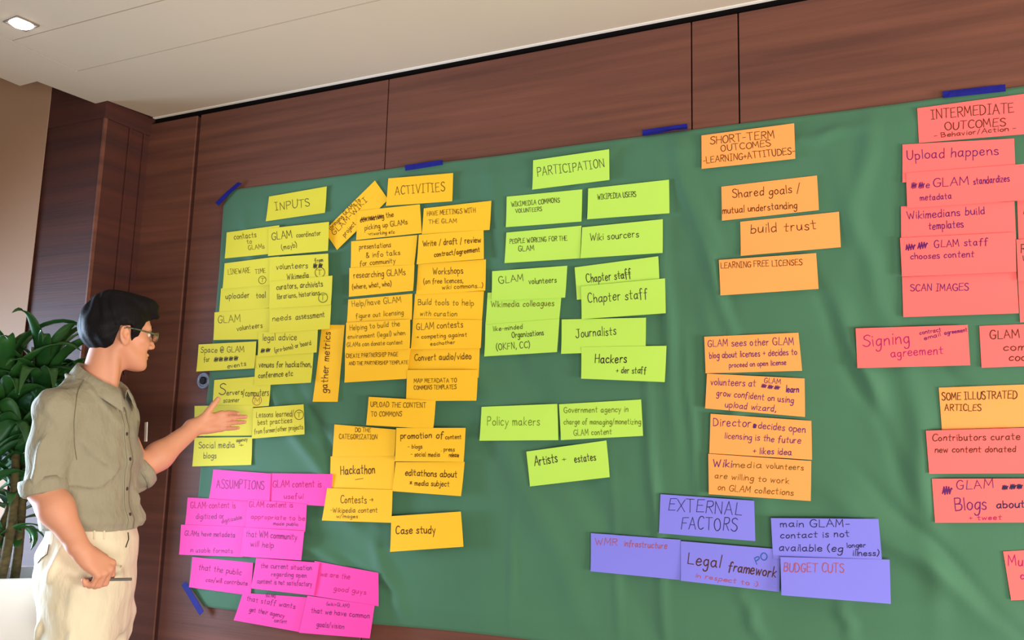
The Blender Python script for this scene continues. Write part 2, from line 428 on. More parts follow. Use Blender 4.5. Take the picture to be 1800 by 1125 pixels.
# ------------------------------------------------------------------ handwriting: single strokes, '~' marks a curved stroke
GLY = {
'A': "0,0 2.4,7 4.6,0|.9,2.5 3.8,2.6", 'B': ".2,0 .2,7|~.2,7 3,6.8 3.4,5.4 2.6,3.9 .4,3.7|~.4,3.7 3.4,3.4 4,1.8 3,.3 .2,0",
'C': "~4.2,6 3,7 1.2,6.4 .2,3.8 .8,1 2.4,0 4.2,.9", 'D': ".3,0 .3,7|~.3,7 2.8,6.5 4.4,4.2 4,1.4 2,.1 .2,0",
'E': "4,7 .4,6.8 .2,0 4,.2|.3,3.7 3.2,3.8", 'F': "4,7 .4,6.8 .2,0|.3,3.7 3,3.8",
'G': "~4.2,6 3,7 1.2,6.4 .2,3.8 .8,1 2.4,0 4,.6 4.4,3|4.6,3.1 2.6,3", 'H': ".3,7 .2,0|4,7 3.9,0|.2,3.6 4,3.7",
'I': "1.3,7 1.2,0|0,7 2.6,7|0,0 2.4,0", 'J': "~3,7 3,2 2.4,.3 1,0 0,1.4|1.4,7 4.2,7", 'K': ".3,7 .2,0|3.8,7 .4,3.2 4,0", 'L': ".3,7 .2,.1 3.6,0",
'M': "0,0 .5,7 2.5,2 4.6,7 5,0", 'N': ".2,0 .4,7 3.9,.2 4.2,7", 'O': "~2.2,7 .6,5.8 .1,3.2 1,.6 2.6,0 4.2,1.6 4.4,4.4 3.4,6.6 2,7",
'P': ".3,0 .3,7|~.3,6.8 2.8,6.9 3.8,5.6 3,3.9 .4,3.4", 'Q': "~2.2,7 .6,5.8 .1,3.2 1,.6 2.6,0 4.2,1.6 4.4,4.4 3.4,6.6 2,7|2.6,2 4.6,-.6",
'R': ".3,0 .3,7|~.3,6.8 2.8,6.9 3.8,5.6 3,3.9 .4,3.4|1.6,3.5 4,0", 'S': "~3.8,6.2 2.4,7 .7,6.2 .8,4.6 2.6,3.5 3.8,2 3,.3 1.4,0 0,1",
'T': "0,7 4.4,7|2.2,7 2.1,0", 'U': "~.2,7 .3,2 1.4,.1 3,.3 4,2.4 4.1,7", 'V': "0,7 2.2,0 4.4,7", 'W': "0,7 1.4,0 2.8,5 4.2,0 5.8,7",
'X': "0,7 4,0|4,7 0,0", 'Y': "0,7 2.1,3.6|4.2,7 1.6,0", 'Z': "0,7 4,7 .2,0 4.2,0",
'a': "~3,3.4 1.8,4 .4,2.8 .4,.9 1.4,0 2.8,1.2 3.1,3.6|~3.1,4 3,1 3.6,0", 'b': ".3,7 .2,0|~.3,3 1.6,4 3,3 2.9,1 1.6,0 .3,.6",
'c': "~3,3.2 2,4 .6,3 .3,1.4 1.2,.1 3,.6", 'd': "~3,3.2 1.8,4 .4,2.8 .4,.8 1.4,0 2.9,1.2|3.2,7 3,0", 'e': "~.4,2 3,2.4 2.6,3.8 1.4,4 .3,2.4 .6,.5 1.8,0 3.2,.8",
'f': "~3,6.4 2.2,7 1.3,6 1.2,3 1.1,-1|0,3.8 2.6,4", 'g': "~3,3.4 1.8,4 .4,2.8 .5,1 1.6,.2 2.9,1.4|~3.1,4 3,-1 2.2,-2.8 .8,-2.9 .2,-2",
'h': ".3,7 .2,0|~.3,2.6 1.6,4 2.8,3.4 3,0", 'i': ".5,4 .5,0|.6,5.5 .6,6", 'j': "~.9,4 .9,-1.6 .3,-2.8 -.8,-2.4|1,5.5 1,6", 'k': ".3,7 .2,0|2.8,4 .4,1.8 3,0",
'l': ".5,7 .5,0", 'm': ".2,4 .2,0|~.2,2.6 1.2,4 2.1,3.4 2.2,0|~2.2,2.6 3.3,4 4.2,3.4 4.4,0", 'n': ".2,4 .2,0|~.2,2.4 1.5,4 2.7,3.4 3,0",
'o': "~1.6,4 .4,3 .3,1.2 1.4,0 2.8,.8 3,2.8 1.8,4", 'p': ".3,4 .2,-3|~.3,3 1.6,4 3,3 2.9,1 1.6,0 .3,.6", 'q': "~3,3.4 1.8,4 .4,2.8 .4,.9 1.4,0 2.8,1.2|3.1,4 3,-3",
'r': ".3,4 .3,0|~.3,2.4 1.3,3.9 2.4,3.8", 's': "~2.6,3.4 1.6,4 .5,3.3 1,2.3 2.3,1.6 2.4,.4 1.2,0 .1,.6", 't': "1.4,6.2 1.3,.2 2.4,.1|.1,4 2.8,4.1",
'u': "~.2,4 .3,1 1.3,0 2.6,1 3,4|3,4 3.1,0", 'v': "0,4 1.4,0 2.8,4", 'w': "0,4 1,0 2.1,3.4 3.2,0 4.3,4", 'x': "0,4 2.8,0|2.8,4 0,0",
'y': "0,4 1.5,.4|3,4 .6,-3", 'z': "0,4 2.6,4 .2,0 2.8,0", '/': "0,-1 2.6,7.4", '(': "~1.6,7.6 .3,5 .2,2 1.4,-1.2", ')': "~.2,7.6 1.5,5 1.5,2 .2,-1.2",
',': "~.6,.6 .6,-.4 .1,-1.2", '.': ".4,0 .5,.4", '-': "0,2.8 2.2,2.9", '+': "0,2.8 3,2.8|1.5,4.4 1.5,1.2", '>': "0,2.6 4,2.8|2.8,4 4,2.8 2.8,1.4",
'@': "~3,2.4 2.2,4 1.2,3 1.4,1.6 2.6,1.8 3,4 3,1.8 4.4,2.2 4.4,5 2.6,6.4 .4,5 .2,1.6 1.6,-.4 4,0", '&': "~3.8,0 1,4.4 1,6.4 2.2,6.8 2.4,5.4 .4,2.4 .6,.4 2.2,0 3.8,2.6",
'#': "0,.4 .9,6 1.3,-.4 2.2,6.4 2.6,0 3.5,6 3.9,.2 4.9,5|.2,1.4 5.2,4.4", '*': "0,2 3,5|3,2 0,5|1.5,1.6 1.5,5.6", ':': ".4,.4 .5,.8|.4,3 .5,3.4"}


def smooth_poly(p, n=5):
    p = np.array(p, float)
    if len(p) < 3: return p
    q = np.vstack([2 * p[0] - p[1], p, 2 * p[-1] - p[-2]]); out = []
    for i in range(1, len(q) - 2):
        for t in np.linspace(0, 1, n, endpoint=False):
            a, b, c, d = q[i - 1], q[i], q[i + 1], q[i + 2]
            out.append(.5 * ((2 * b) + (-a + c) * t + (2 * a - 5 * b + 4 * c - d) * t * t + (-a + 3 * b - 3 * c + d) * t ** 3))
    out.append(p[-1]); return np.array(out)


STROKES = {}
for ch, s in GLY.items():
    ss = []
    for part in s.split('|'):
        sm = part.startswith('~'); pts = [tuple(float(v) for v in q.split(',')) for q in part.lstrip('~').split()]
        if sm: ss.append(smooth_poly(pts))
        else: ss += [np.array(pts[i:i + 2], float) for i in range(len(pts) - 1)]
    STROKES[ch] = (ss, max(p[:, 0].max() for p in ss))
rng = random.Random(11)


def text_strokes(text):
    """strokes of one line in glyph units, and its width"""
    out = []; x = 0.0; w = 0.0
    for ch in text:
        if ch == ' ': x += 3.0; continue
        ss, wd = STROKES[ch]
        sc = 1 + rng.uniform(-.07, .07); sh = rng.uniform(-.06, .10); dy = rng.uniform(-.3, .3); kx = 1 + rng.uniform(-.08, .08)
        for p in ss:
            q = p.copy(); q[:, 1] = q[:, 1] * sc + dy; q[:, 0] = x + q[:, 0] * kx + q[:, 1] * sh ; out.append(q)
        w = x + wd; x += wd + 1.25
    return out, max(w, 1.0)


def ribbon(b, pts, width):
    """flat pen line along pts (n, 3), lying in the x-z plane"""
    d = np.diff(pts, axis=0); L = np.hypot(d[:, 0], d[:, 2])
    keep = np.concatenate([[True], L > 1e-5]); pts = pts[keep]
    if len(pts) < 2: return
    d = np.gradient(pts, axis=0); d /= (np.hypot(d[:, 0], d[:, 2])[:, None] + 1e-9)
    pts = pts.copy(); pts[0] -= d[0] * width * .4; pts[-1] += d[-1] * width * .4
    nrm = np.stack([-d[:, 2], 0 * d[:, 0], d[:, 0]], -1) * width / 2
    n = len(pts); wv = np.ones(n); wv[0] = wv[-1] = .75
    base = len(b.v)
    for i in range(n):
        b.v.append(tuple(pts[i] + nrm[i] * wv[i])); b.v.append(tuple(pts[i] - nrm[i] * wv[i]))
    for i in range(n - 1):
        a = base + 2 * i; b.f.append((a, a + 1, a + 3, a + 2))


INK = {'k': mat('black_ink', (0.035, 0.028, 0.022), 0.55, 0.2), 'o': mat('olive_ink', (0.11, 0.075, 0.006), 0.6, 0.2), 'n': mat('navy_ink', (0.016, 0.012, 0.07), 0.55, 0.2),
       'v': mat('violet_ink', (0.11, 0.01, 0.13), 0.55, 0.2), 'm': mat('magenta_ink', (0.36, 0.008, 0.13), 0.6, 0.2), 'r': mat('red_ink', (0.42, 0.07, 0.05), 0.6, 0.2),
       'b': mat('blue_ink', (0.02, 0.10, 0.42), 0.55, 0.2), 'g': mat('green_ink', (0.03, 0.12, 0.01), 0.55, 0.2), 'p': mat('purple_ink', (0.10, 0.02, 0.16), 0.55, 0.2),
       'l': mat('olive_green_ink', (0.12, 0.16, 0.01), 0.6, 0.2), 'w': mat('brown_ink', (0.075, 0.02, 0.006), 0.55, 0.2)}


def paper(name, c):
    return mat(name, c, 0.62, 0.2, noise=0.025, nscale=(4, 4, 4), bump=0.04, bscale=(90, 90, 90))


PAPER = {'Y': paper('yellow_paper', s2l((222, 214, 66))), 'A': paper('golden_paper', s2l((250, 196, 44))), 'L': paper('lime_paper', s2l((186, 232, 96))),
         'O': paper('orange_paper', s2l((255, 164, 90))), 'B': paper('blue_paper', s2l((130, 130, 240))), 'R': paper('coral_paper', s2l((255, 112, 112))),
         'P': paper('pink_paper', s2l((255, 74, 180)))}
GROUPS = {'Y': 'yellow cards of the inputs cluster', 'A': 'golden cards of the activities cluster', 'L': 'lime cards of the participation cluster',
          'O': 'orange cards of the outcomes clusters', 'B': 'blue cards of the external factors cluster', 'R': 'coral cards of the intermediate outcomes cluster',
          'P': 'pink cards of the assumptions cluster'}


PLACED = []


def card(c, layer, quad, label, lines, circles=()):
    q0 = [at_y(quad[2 * i], quad[2 * i + 1], -0.02) for i in range(4)]
    uu, vv = np.meshgrid(np.linspace(0, 1, 13), np.linspace(0, 1, 9))

    def bil(q, u, v):
        u = np.asarray(u)[..., None]; v = np.asarray(v)[..., None]
        return (q[0] * (1 - u) + q[1] * u) * (1 - v) + (q[3] * (1 - u) + q[2] * u) * v
    S = bil(q0, uu, vv)
    H = cloth_h(S[..., 0], S[..., 2]).ravel(); Am = np.stack([uu.ravel() * 0 + 1, uu.ravel(), vv.ravel()], -1)
    co = np.linalg.lstsq(Am, H, rcond=None)[0]; co[1:] *= .8
    base = float((H - Am @ co).max()) + co[0] + 0.0026 + layer * 0.0026
    for pq, pf in PLACED:
        e = [(pq[(i + 1) % 4] - pq[i]) for i in range(4)]
        ins = np.ones(uu.shape, bool)
        for i in range(4): ins &= (e[i][0] * (S[..., 2] - pq[i][2]) - e[i][2] * (S[..., 0] - pq[i][0])) < 0.001
        if ins.any(): base = max(base, float((pf(S[ins]) - co[1] * uu[ins] - co[2] * vv[ins]).max()) + .0012)
    yq = [base, base + co[1], base + co[1] + co[2], base + co[2]]
    q = [at_y(quad[2 * i], quad[2 * i + 1], -yq[i]) for i in range(4)]
    cen = sum(q) / 4
    wv = rng.uniform(-.0004, .0012); ph = rng.uniform(0, 6)

    def lift(u, v):
        return 0.0022 * np.clip((v - .45) / .55, 0, 1) ** 2 * (1 + .5 * np.sin(3 * u + ph)) + wv * np.sin(np.pi * u) * (1 - v)
    t0, d0 = (q[0] + q[1]) / 2, (q[3] + q[2]) / 2 - (q[0] + q[1]) / 2; l0, a0 = (q[0] + q[3]) / 2, (q[1] + q[2]) / 2 - (q[0] + q[3]) / 2

    def front(pp):
        v = np.clip(((pp[:, 0] - t0[0]) * d0[0] + (pp[:, 2] - t0[2]) * d0[2]) / (d0[0] ** 2 + d0[2] ** 2), 0, 1)
        u = np.clip(((pp[:, 0] - l0[0]) * a0[0] + (pp[:, 2] - l0[2]) * a0[2]) / (a0[0] ** 2 + a0[2] ** 2), 0, 1)
        return base + co[1] * u + co[2] * v + lift(u, v)
    PLACED.append((q, front))
    F = bil(q, uu, vv); F[..., 1] -= lift(uu, vv)
    o = sheet(F[::-1], (0, 0.0004, 0)).build('paper_card', PAPER[c], smooth=False, origin=cen)
    tag(o, label, 'paper card', GROUPS[c])
    top = (q[0] + q[1]) / 2; bot = (q[3] + q[2]) / 2; dn = bot - top; dn2 = dn[0] ** 2 + dn[2] ** 2
    ac = (q[1] + q[2]) / 2 - (q[0] + q[3]) / 2; ac2 = ac[0] ** 2 + ac[2] ** 2; lf = (q[0] + q[3]) / 2

    def onpaper(p):
        v = np.clip(((p[:, 0] - top[0]) * dn[0] + (p[:, 2] - top[2]) * dn[2]) / dn2, 0, 1)
        u = np.clip(((p[:, 0] - lf[0]) * ac[0] + (p[:, 2] - lf[2]) * ac[2]) / ac2, 0, 1)
        p = p.copy(); p[:, 1] = -(base + co[1] * u + co[2] * v) - lift(u, v) - 0.0005; return p
    yb = base + .5 * (co[1] + co[2])
    inks = {}
    for ln in lines:
        text, x0, y0, x1, y1, h = ln[:6]; ink = ln[6] if len(ln) > 6 else 'k'; wmm = ln[7] if len(ln) > 7 else 3.4
        if set(text) == {'#'}: wmm *= 1.5
        ss, w = text_strokes(text)
        L = math.hypot(x1 - x0, y1 - y0); ex = ((x1 - x0) / L, (y1 - y0) / L); n = (ex[1], -ex[0])
        o0 = at_y(x0, y0, -yb); o1 = at_y(x1, y1, -yb); up = at_y(x0 + n[0] * h, y0 + n[1] * h, -yb) - o0
        b = inks.setdefault((ink, len(inks)), MB())
        for s in ss:
            p = o0 + (o1 - o0) * (s[:, :1] / w) + up * (s[:, 1:] / 7.0)
            ribbon(b, onpaper(p), wmm / 1000 * (.50 + .32 * min(1, h / 14)))
    many = len({k for k, _ in inks}) > 1
    for (k, _), b in inks.items():
        if b.f:
            t = b.build('handwritten_line', INK[k], o)
            if many: t['label'] = INK[k].name.replace('_', ' ') + ' lettering'
    for cx, cy, r, ch, ink in circles:
        b = MB(); c0 = at_y(cx, cy, -yb); ux = at_y(cx + r, cy, -yb) - c0; uz = at_y(cx, cy - r, -yb) - c0
        a = np.linspace(0.3, 2 * math.pi + .5, 26)
        p = c0 + np.cos(a)[:, None] * ux + np.sin(a)[:, None] * uz * 1.05
        ribbon(b, onpaper(p), .0024)
        ss, w = text_strokes(ch)
        for s in ss:
            p = c0 + ux * ((s[:, :1] - w / 2) / w * 1.0) + uz * ((s[:, 1:] - 3.5) / 7.0 * 1.1)
            ribbon(b, onpaper(p), .0024)
        b.build('circled_letter', INK[ink], o)
    return o


CARDS = [
('Y', 1, (472.9,345.5,574.3,327.7,571.8,374.4,467.6,389.2), 'yellow card reading INPUTS, the topmost of the yellow cards', [('INPUTS',485,370.5,545,362.4,14,'k',3)]),
('Y', 0, (398.5,408.6,490.9,395.9,490,445,395.5,454.4), 'yellow card reading contacts to GLAMs, at upper left of the yellow cluster', [('contacts',412,421.3,450.5,416.7,10,'o',3.4),('to',434.3,429,442.8,427.8,8,'o',3),('GLAMs',437,439.8,464.8,436.3,8,'o',3)]),
('Y', 1, (471.7,401.7,578.3,389.9,576.9,441,471.7,450.2), 'yellow card reading GLAM coordinator with a bracketed word below', [('GLAM',478,421.8,513.3,418.3,13),('coordinator',521.4,417.4,563.7,413.7,9,'k',3),('(mayb)',496,439.8,522.6,434,9,'k',3)]),
('Y', 1, (394.8,462.9,490,450.6,486,500,391.5,508), 'yellow card reading LINEWARE TIME with a circled T in its lower corner', [('LINEWARE',401.2,482.6,440.5,479.1,9,'o',3),('TIME',448.6,481.4,467.1,479.1,8,'o',3)], [(461.3,492.3,6.5,'T','o')]),
('Y', 0, (388.5,507,488,497,484,540,385,553), 'yellow card reading uploader tool', [('uploader',397.1,525.3,438.9,523,10,'k',3.6),('tool',450.5,524.2,466.6,523,10,'k',3.6)]),
('Y', 2, (474,452.5,576.9,445.6,577.5,493,473,501), 'yellow card reading volunteers, with a crossed out word and circled T', [('volunteers',486,473.8,541,471,10),('from',553.8,461.8,567.6,459.9,7),('##',551,471,567.6,470.6,8),('Wikimedia',505.2,491.8,543.4,488.4,10)], [(562.5,479.1,8.5,'T','o')]),
('Y', 4, (474,495,584.3,484.4,582.2,535.7,473.6,542.6), 'yellow card reading curators, archivists, librarians, historians', [('curators, archivists',486,509.1,567.6,503.4,10,'k',3.6),('librarians, historians',487.2,526,561.9,518.4,9,'k',3.2)], [(568.3,523.5,8,'T','g')]),
('Y', 3, (473.8,542,582,535.7,579.6,578,473.4,586), 'yellow card reading needs assessment', [('needs',479,565,512,562,10),('assessment',520,562,571,557,10)]),
('Y', 1, (377,549,476,541.5,474.5,596.5,375.6,597.7), 'yellow card reading GLAM volunteers, below the uploader tool card', [('GLAM',383.3,568.4,421.7,566,12,'o',3.4),('volunteers',416.9,581.6,461.5,575.6,9)]),
('Y', 2, (454.3,584,558.7,576,556.8,619.5,453.6,628), 'yellow card reading legal advice, pro-bono or board', [('legal advice',461.3,598.4,522,597.9,11),('##',458.9,620,475.2,618.3,7,'k',3.6),('(pro-bono) or board',483.6,620,547.2,605.6,8,'k',3.2)]),
('Y', 1, (449.3,624.5,551.3,617,547.2,672.8,446.9,678), 'yellow card reading venues for hackathon, conference etc', [('venues for hackathon,',455.3,645.7,547,645,10,'k',3.8),('conference etc',454.8,664.4,515,660.8,9.5,'k',3.8)]),
('Y', 1, (349.2,605.6,450.5,600,447.6,647.6,345.6,653.1), 'yellow card reading Space @ GLAM for events, with scribbled out word', [('Space @ GLAM',353.3,620,428.4,618.8,10),('for',358.8,636.3,369.1,635.6,9),('#####',376.8,635.6,418.8,633.2,8,'k',3.2),('events',400.3,647.6,432.7,642.8,8)]),
('Y', 0, (376.8,668,476.4,660,473.3,713.6,373,721), 'yellow card reading Servers / computers, scanner, just above the raised hand', [('S',384.7,694.4,396,694,20,'k',4),('ervers',398.4,694.4,427.2,693,9,'k',3.8),('/computers',427.2,697,472.8,695.6,12),('scanner',392.9,707.6,421.2,706.4,8)], [(452.4,704,8,'M','r')]),
('Y', 1, (342,713.6,444.7,712,442.8,765.5,341.5,766.5), 'yellow card without visible writing, behind the man\'s raised hand', []),
('Y', 2, (444.7,717.2,533.5,710.7,535.9,763.5,442.8,771.2), 'yellow card reading Lessons learned, best practices from other projects', [('Lessons learned/',450,734,517,731.6,10,'o',3.2),('best practices',452.9,747,513.6,743.2,9.5,'o',3.2),('from former/other projects',447,762.8,534,754.2,8.5,'o',3)], [(526,729.2,8,'T','o')]),
('Y', 0, (342,769.3,443.3,768.3,442.3,817.3,338.4,819.9), 'yellow card reading Social media and blogs, lowest of the yellow cards', [('Social media',348.7,788,412.8,786.8,11),('agency',415.9,777.2,435.6,774.8,6),('+',421,786,428,785.6,8),('blogs',357.6,806,380,805.3,10)]),
('A', 0, (566,571.1,605.8,571.1,593.8,706.3,550.4,706.3), 'golden card turned upright, reading gather metrics from bottom to top', [('gather metrics',575.5,691,581,584,12,'w',4.4)]),
('A', 2, (682.5,313.6,796.4,304.1,795.2,353.9,679,362.1), 'golden card reading ACTIVITIES, heading of the golden cards', [('ACTIVITIES',694.4,342.7,782.7,336,15,'w',3)]),
('A', 0, (569.5,406,659,317.3,682.7,350.9,593.1,439.7), 'golden card set at a steep slant, its writing climbing to the upper right', [('(bringing GLAMs to',581.2,404.4,633.4,352.2,7,'w',3.2),('GLAM-WIKI',587.4,414.4,645.9,353.4,9,'w',3.2),('project',606,416.8,626,394.4,8,'w',3.2)]),
('A', 1, (627.7,370.8,738,359.1,741.7,409.9,626.7,422.3), 'golden card reading picking up GLAMs, with a scribbled first line', [('contacting the',632.7,390.7,691.9,380.8,9,'w',3.6),('###',634,389,675,383,7,'w',2.6),('picking up GLAMs',640.9,404.4,716.8,394.4,9,'w',3.2),('networking etc',645.9,414.4,694.4,410.6,6,'w',3)]),
('A', 1, (744.9,366.3,863.6,352.9,861.1,404.4,741.7,411.9), 'golden card reading HAVE MEETINGS WITH THE GLAM in small capitals', [('HAVE MEETINGS WITH',750.9,379.5,836.2,373.3,8,'w',3),('THE GLAM',753.6,393.2,802.6,391.5,7,'w',3)]),
('A', 1, (617.3,424.3,733.7,413.1,728.5,467,616.8,471.6), 'golden card reading presentations and info talks for community', [('presentations',631,438,686.9,434.3,9,'w',3),('& info talks',643.4,452.9,703.9,448,9,'w',3),('for community',632.2,467.8,695.6,462.1,9,'w',3)]),
('A', 2, (736,412.6,849.9,404.4,850.7,455.4,733,464.9), 'golden card reading Write / draft / review contract / agreement', [('Write / draft / review',744.2,433,844.9,425.6,10,'w',3.8),('contract/agreement',764,452.2,843.4,442,9,'w',3.8)]),
('A', 2, (614,471,728.5,465.4,726.7,511.4,613.5,521.8), 'golden card reading researching GLAMs (where, what, who)', [('researching GLAMs',621.5,489,713,483.5,11,'w',3),('(where, what, who)',619,508.4,688.2,502.7,9,'w',3.2)]),
('A', 1, (735,464.6,854.1,455.9,853.6,510.9,731.7,518), 'golden card reading Workshops (on free licences, wiki commons)', [('Workshops',761.6,482.8,813.8,480.3,11,'w',3.2),('(on free licences,',745.4,499.4,813.8,496.7,9,'w',3),('wiki commons...)',777.7,508.9,848.7,505.2,8,'w',3)]),
('A', 1, (612.1,526.6,724.8,516.2,724.1,562,610,571), 'golden card reading Help/have GLAM figure out licensing in olive ink', [('Help/have GLAM',619,539.3,705.2,531.2,10,'o',3),('figure out licensing',625.9,559.6,709.8,553.1,8.5,'o',3)]),
('A', 0, (729.4,516.6,850.7,511.6,847.2,566,726,566), 'golden card reading Build tools to help with curation in olive ink', [('Build tools to help',735.2,535.8,832.2,537,10,'o',3),('with curation',739.1,555.4,803.3,556.1,9,'o',3)]),
('A', 2, (608.6,567,720.9,561.2,720.9,613.2,606.5,619), 'golden card with three olive lines, reading Helping to build the environment', [('Helping to build the',615,580.9,702.9,572.8,9,'o',3),('environment (legal) when',611.6,596,712.1,588.8,8,'o',3),('GLAMs can donate content',609.8,609.7,708.2,605.1,7.5,'o',3)]),
('A', 1, (726,560.5,847.2,562.4,845.4,612,722.5,614), 'golden card reading GLAM contests, with an arrow to competing', [('GLAM contests',732.2,579.9,813.7,575.1,11,'w',3),('> competing against',731.7,595.9,820.7,591.2,7.5,'w',3),('eachother',757.1,607.6,799.9,604.1,6.5,'w',3)]),
('A', 1, (606.5,617.5,722,612,714.9,665.9,606.3,672.6), 'golden card reading CREATE PARTNERSHIP PAGE in small capitals', [('CREATE PARTNERSHIP PAGE',608.8,629.4,699.4,625.9,7,'w',3.2),('AND THE PARTNERSHIP TEMPLATE',613.5,642,716.7,639.8,6,'w',3.2)]),
('A', 0, (721.3,612.5,843.3,610.9,841.5,664,715.5,664), 'golden card reading Convert audio/video', [('Convert audio/video',728.3,634,828.8,631.2,11,'w',3.6)]),
('A', 1, (715.6,650.2,840,650,838,704.4,714,705), 'golden card reading MAP METADATA TO COMMONS TEMPLATES', [('MAP METADATA TO',727.6,672.8,803.3,672.1,7,'w',3.2),('COMMONS TEMPLATES',727.6,684.8,802.2,683.7,7,'w',3.2)]),
('A', 2, (648.1,697.5,765.9,704.4,762.2,754.1,644,747.2), 'golden card reading UPLOAD THE CONTENT TO COMMONS', [('UPLOAD THE CONTENT',652,714.8,749,716.7,8.5,'w',3.2),('TO COMMONS',652.7,731.7,706.3,731.7,8,'w',3.2)]),
('A', 1, (587.8,746,696,755,694,801.5,584.4,802.2), 'golden card reading DO THE CATEGORIZATION', [('DO THE',624.9,759.3,651.6,759.3,7,'w',3.2),('CATEGORIZATION',596.7,771.6,662.7,772.2,8,'w',3.2)]),
('A', 2, (696.7,752.2,818.4,752.2,815.5,811.8,694.4,811), 'golden card reading promotion of content, with blogs and press release', [('promotion',704,771.1,758.2,770,10,'w',4.2),('of',766.7,770.4,778.9,770.4,11,'w',4),('content',782.9,772.3,811.1,771.2,8,'w',3.2),('- blogs',717,788.2,742.2,788.2,7,'w',3.2),('- social media',722.2,802.2,773.3,802.9,8,'w',3.2),('. press',775.6,793.3,798.9,793.3,7,'w',3.2),('release',789.6,803.3,807.1,803.3,8,'w',3.2)]),
('A', 0, (581.1,802.2,694.4,801.5,691,862,580,862), 'golden card reading Hackathon with a short underline', [('Hackathon',598.9,834,658.9,831.8,15,'w',4.2),('-',624.4,848,637.8,846,12,'w',3)]),
('A', 1, (695.5,812.2,816.7,811.8,811,872.2,689.5,863.3), 'golden card reading editathons about a media subject', [('editathons about',712.2,835.6,803.3,839.3,11,'w',4),('* media subject',720.4,853.3,790,854.9,9,'w',3.6)]),
('A', 1, (575,858,690,861,688.2,918.9,566.2,914.9), 'golden card reading Contests with an arrow, above faint second lines', [('Contests >',598.9,884.4,655.6,884.4,13,'w',3),('-Wikipedia content',581.8,900.7,663.3,900.7,8.5,'w',2.8),('w/images',592.2,910.4,628.9,910.4,6,'w',2.6)]),
('A', 2, (687.8,907.3,810,899.3,815,961,686.2,970), 'golden card reading Case study, lowest of the golden cards', [('Case study',695.6,938.9,765.6,937.1,13,'w',4)]),
('L', 0, (937.1,281.7,1070.6,262.3,1071.4,316.4,936.1,333.8), 'lime green card reading PARTICIPATION, heading of the lime cards', [('PARTICIPATION',945.3,310.7,1062.4,293.3,15,'k',2.8)]),
('L', 0, (890.7,345.7,1023.4,332.8,1022.4,389.6,889.5,399.6), 'lime green card with two lines in capitals, below and left of PARTICIPATION', [('WIKIMEDIA COMMONS',899.3,363.4,984.1,355.7,8,'k',3),('VOLUNTEERS',906.4,374.1,952.8,371,7,'k',3)]),
('L', 0, (1033.8,331.4,1175.9,315.8,1176.9,375.1,1032.6,385.9), 'lime green card with one line in capitals, below and right of PARTICIPATION', [('WIKIPEDIA USERS',1050.5,350.6,1118.4,345.5,9,'k',3)]),
('L', 0, (890,408.8,1022,396.8,1019.9,454.4,887,462.6), 'lime green card reading PEOPLE WORKING FOR THE GLAM', [('PEOPLE WORKING FOR THE',896.2,428.2,997,422.7,8,'k',3),('GLAM',911.5,442.1,939.1,439.7,9,'k',3)]),
('L', 0, (1023.4,399.6,1165,385.3,1165,444.8,1020.5,454.4), 'lime green card reading Wiki sourcers', [('Wiki sourcers',1037.2,423.3,1122.7,416.6,12,'k',3)]),
('L', 1, (865.1,476.7,997.1,467.1,993.8,523.3,864.4,528), 'lime green card reading GLAM volunteers', [('GLAM',877.3,498.9,920,493.3,12,'k',3),('volunteers',930,499.6,978.4,496.7,10,'k',3)]),
('L', 0, (857.1,514.4,987.5,512,982.9,564,853.8,572), 'lime green card with one olive cursive line ending in colleagues', [('Wikimedia colleagues',862.9,539.6,974.4,537.8,10,'o',3)]),
('L', 1, (853.3,571,983.3,560,979.3,618.9,851.8,626.7), 'lime green card reading like-minded organizations', [('like-minded',866.7,582.2,918.9,577.8,8,'k',3),('Organizations',900,593.9,956.2,588.8,9.5,'k',3.2),('(OKFN, CC)',872.7,615.6,931.8,611.1,11,'k',3)]),
('L', 0, (1010,470,1157.1,450.4,1160,510,1014.4,527.1), 'lime green card reading Chapter staff with the words partly struck through', [('Chapter staff',1031.1,496.7,1110,487.8,15,'k',3.4),('-',1086,488.5,1111.5,484.5,8,'k',2.6)]),
('L', 1, (1021,503.3,1168.9,489.3,1170.4,550.7,1022.9,561), 'lime green card reading Chapter staff in large clear letters', [('Chapter staff',1033.3,531.6,1138.9,524.4,16,'k',3.2)]),
('L', 0, (987.3,561.5,1135.5,558.4,1134.9,617,986.9,622.2), 'lime green card reading Journalists', [('Journalists',1012.2,593.3,1083.3,588.4,15,'k',3.2)]),
('L', 1, (1022,610,1171.5,607.8,1168.9,671.8,1021.8,665.6), 'lime green card reading Hackers + der staff', [('Hackers',1045.6,637.8,1101.6,637.8,15,'k',4),('+ der staff',1083.3,655.6,1136.2,656.7,11,'k',3.2)]),
('L', 0, (846.5,715.2,979.7,709.9,981.7,773.7,843.3,774.8), 'lime green card reading Policy makers in olive ink', [('Policy makers',857.6,747.6,948.2,747.9,15,'l',2.8)]),
('L', 0, (982.5,710.6,1126.9,702.2,1130.5,766.2,986.5,773.7), 'lime green card with three olive lines, reading Government agency', [('Government agency in',990.9,725.3,1104.7,724.1,10,'l',2.8),('charge of managing/monetizing',990.6,745.8,1126.9,745.8,9.5,'l',2.8),('GLAM content',1008.3,765.7,1075.4,763.2,10,'l',2.8)]),
('L', 0, (925.1,793.8,1065.9,774.2,1072.3,838.8,931.9,855.1), 'lime green card reading Artists + estates, lowest of the lime cards', [('Artists',940.2,818.7,980.2,812.5,16,'k',4),('+',989,812,996,811,9,'k',3),('estates',1010.5,813.3,1047.3,808.4,13,'k',3.4)]),
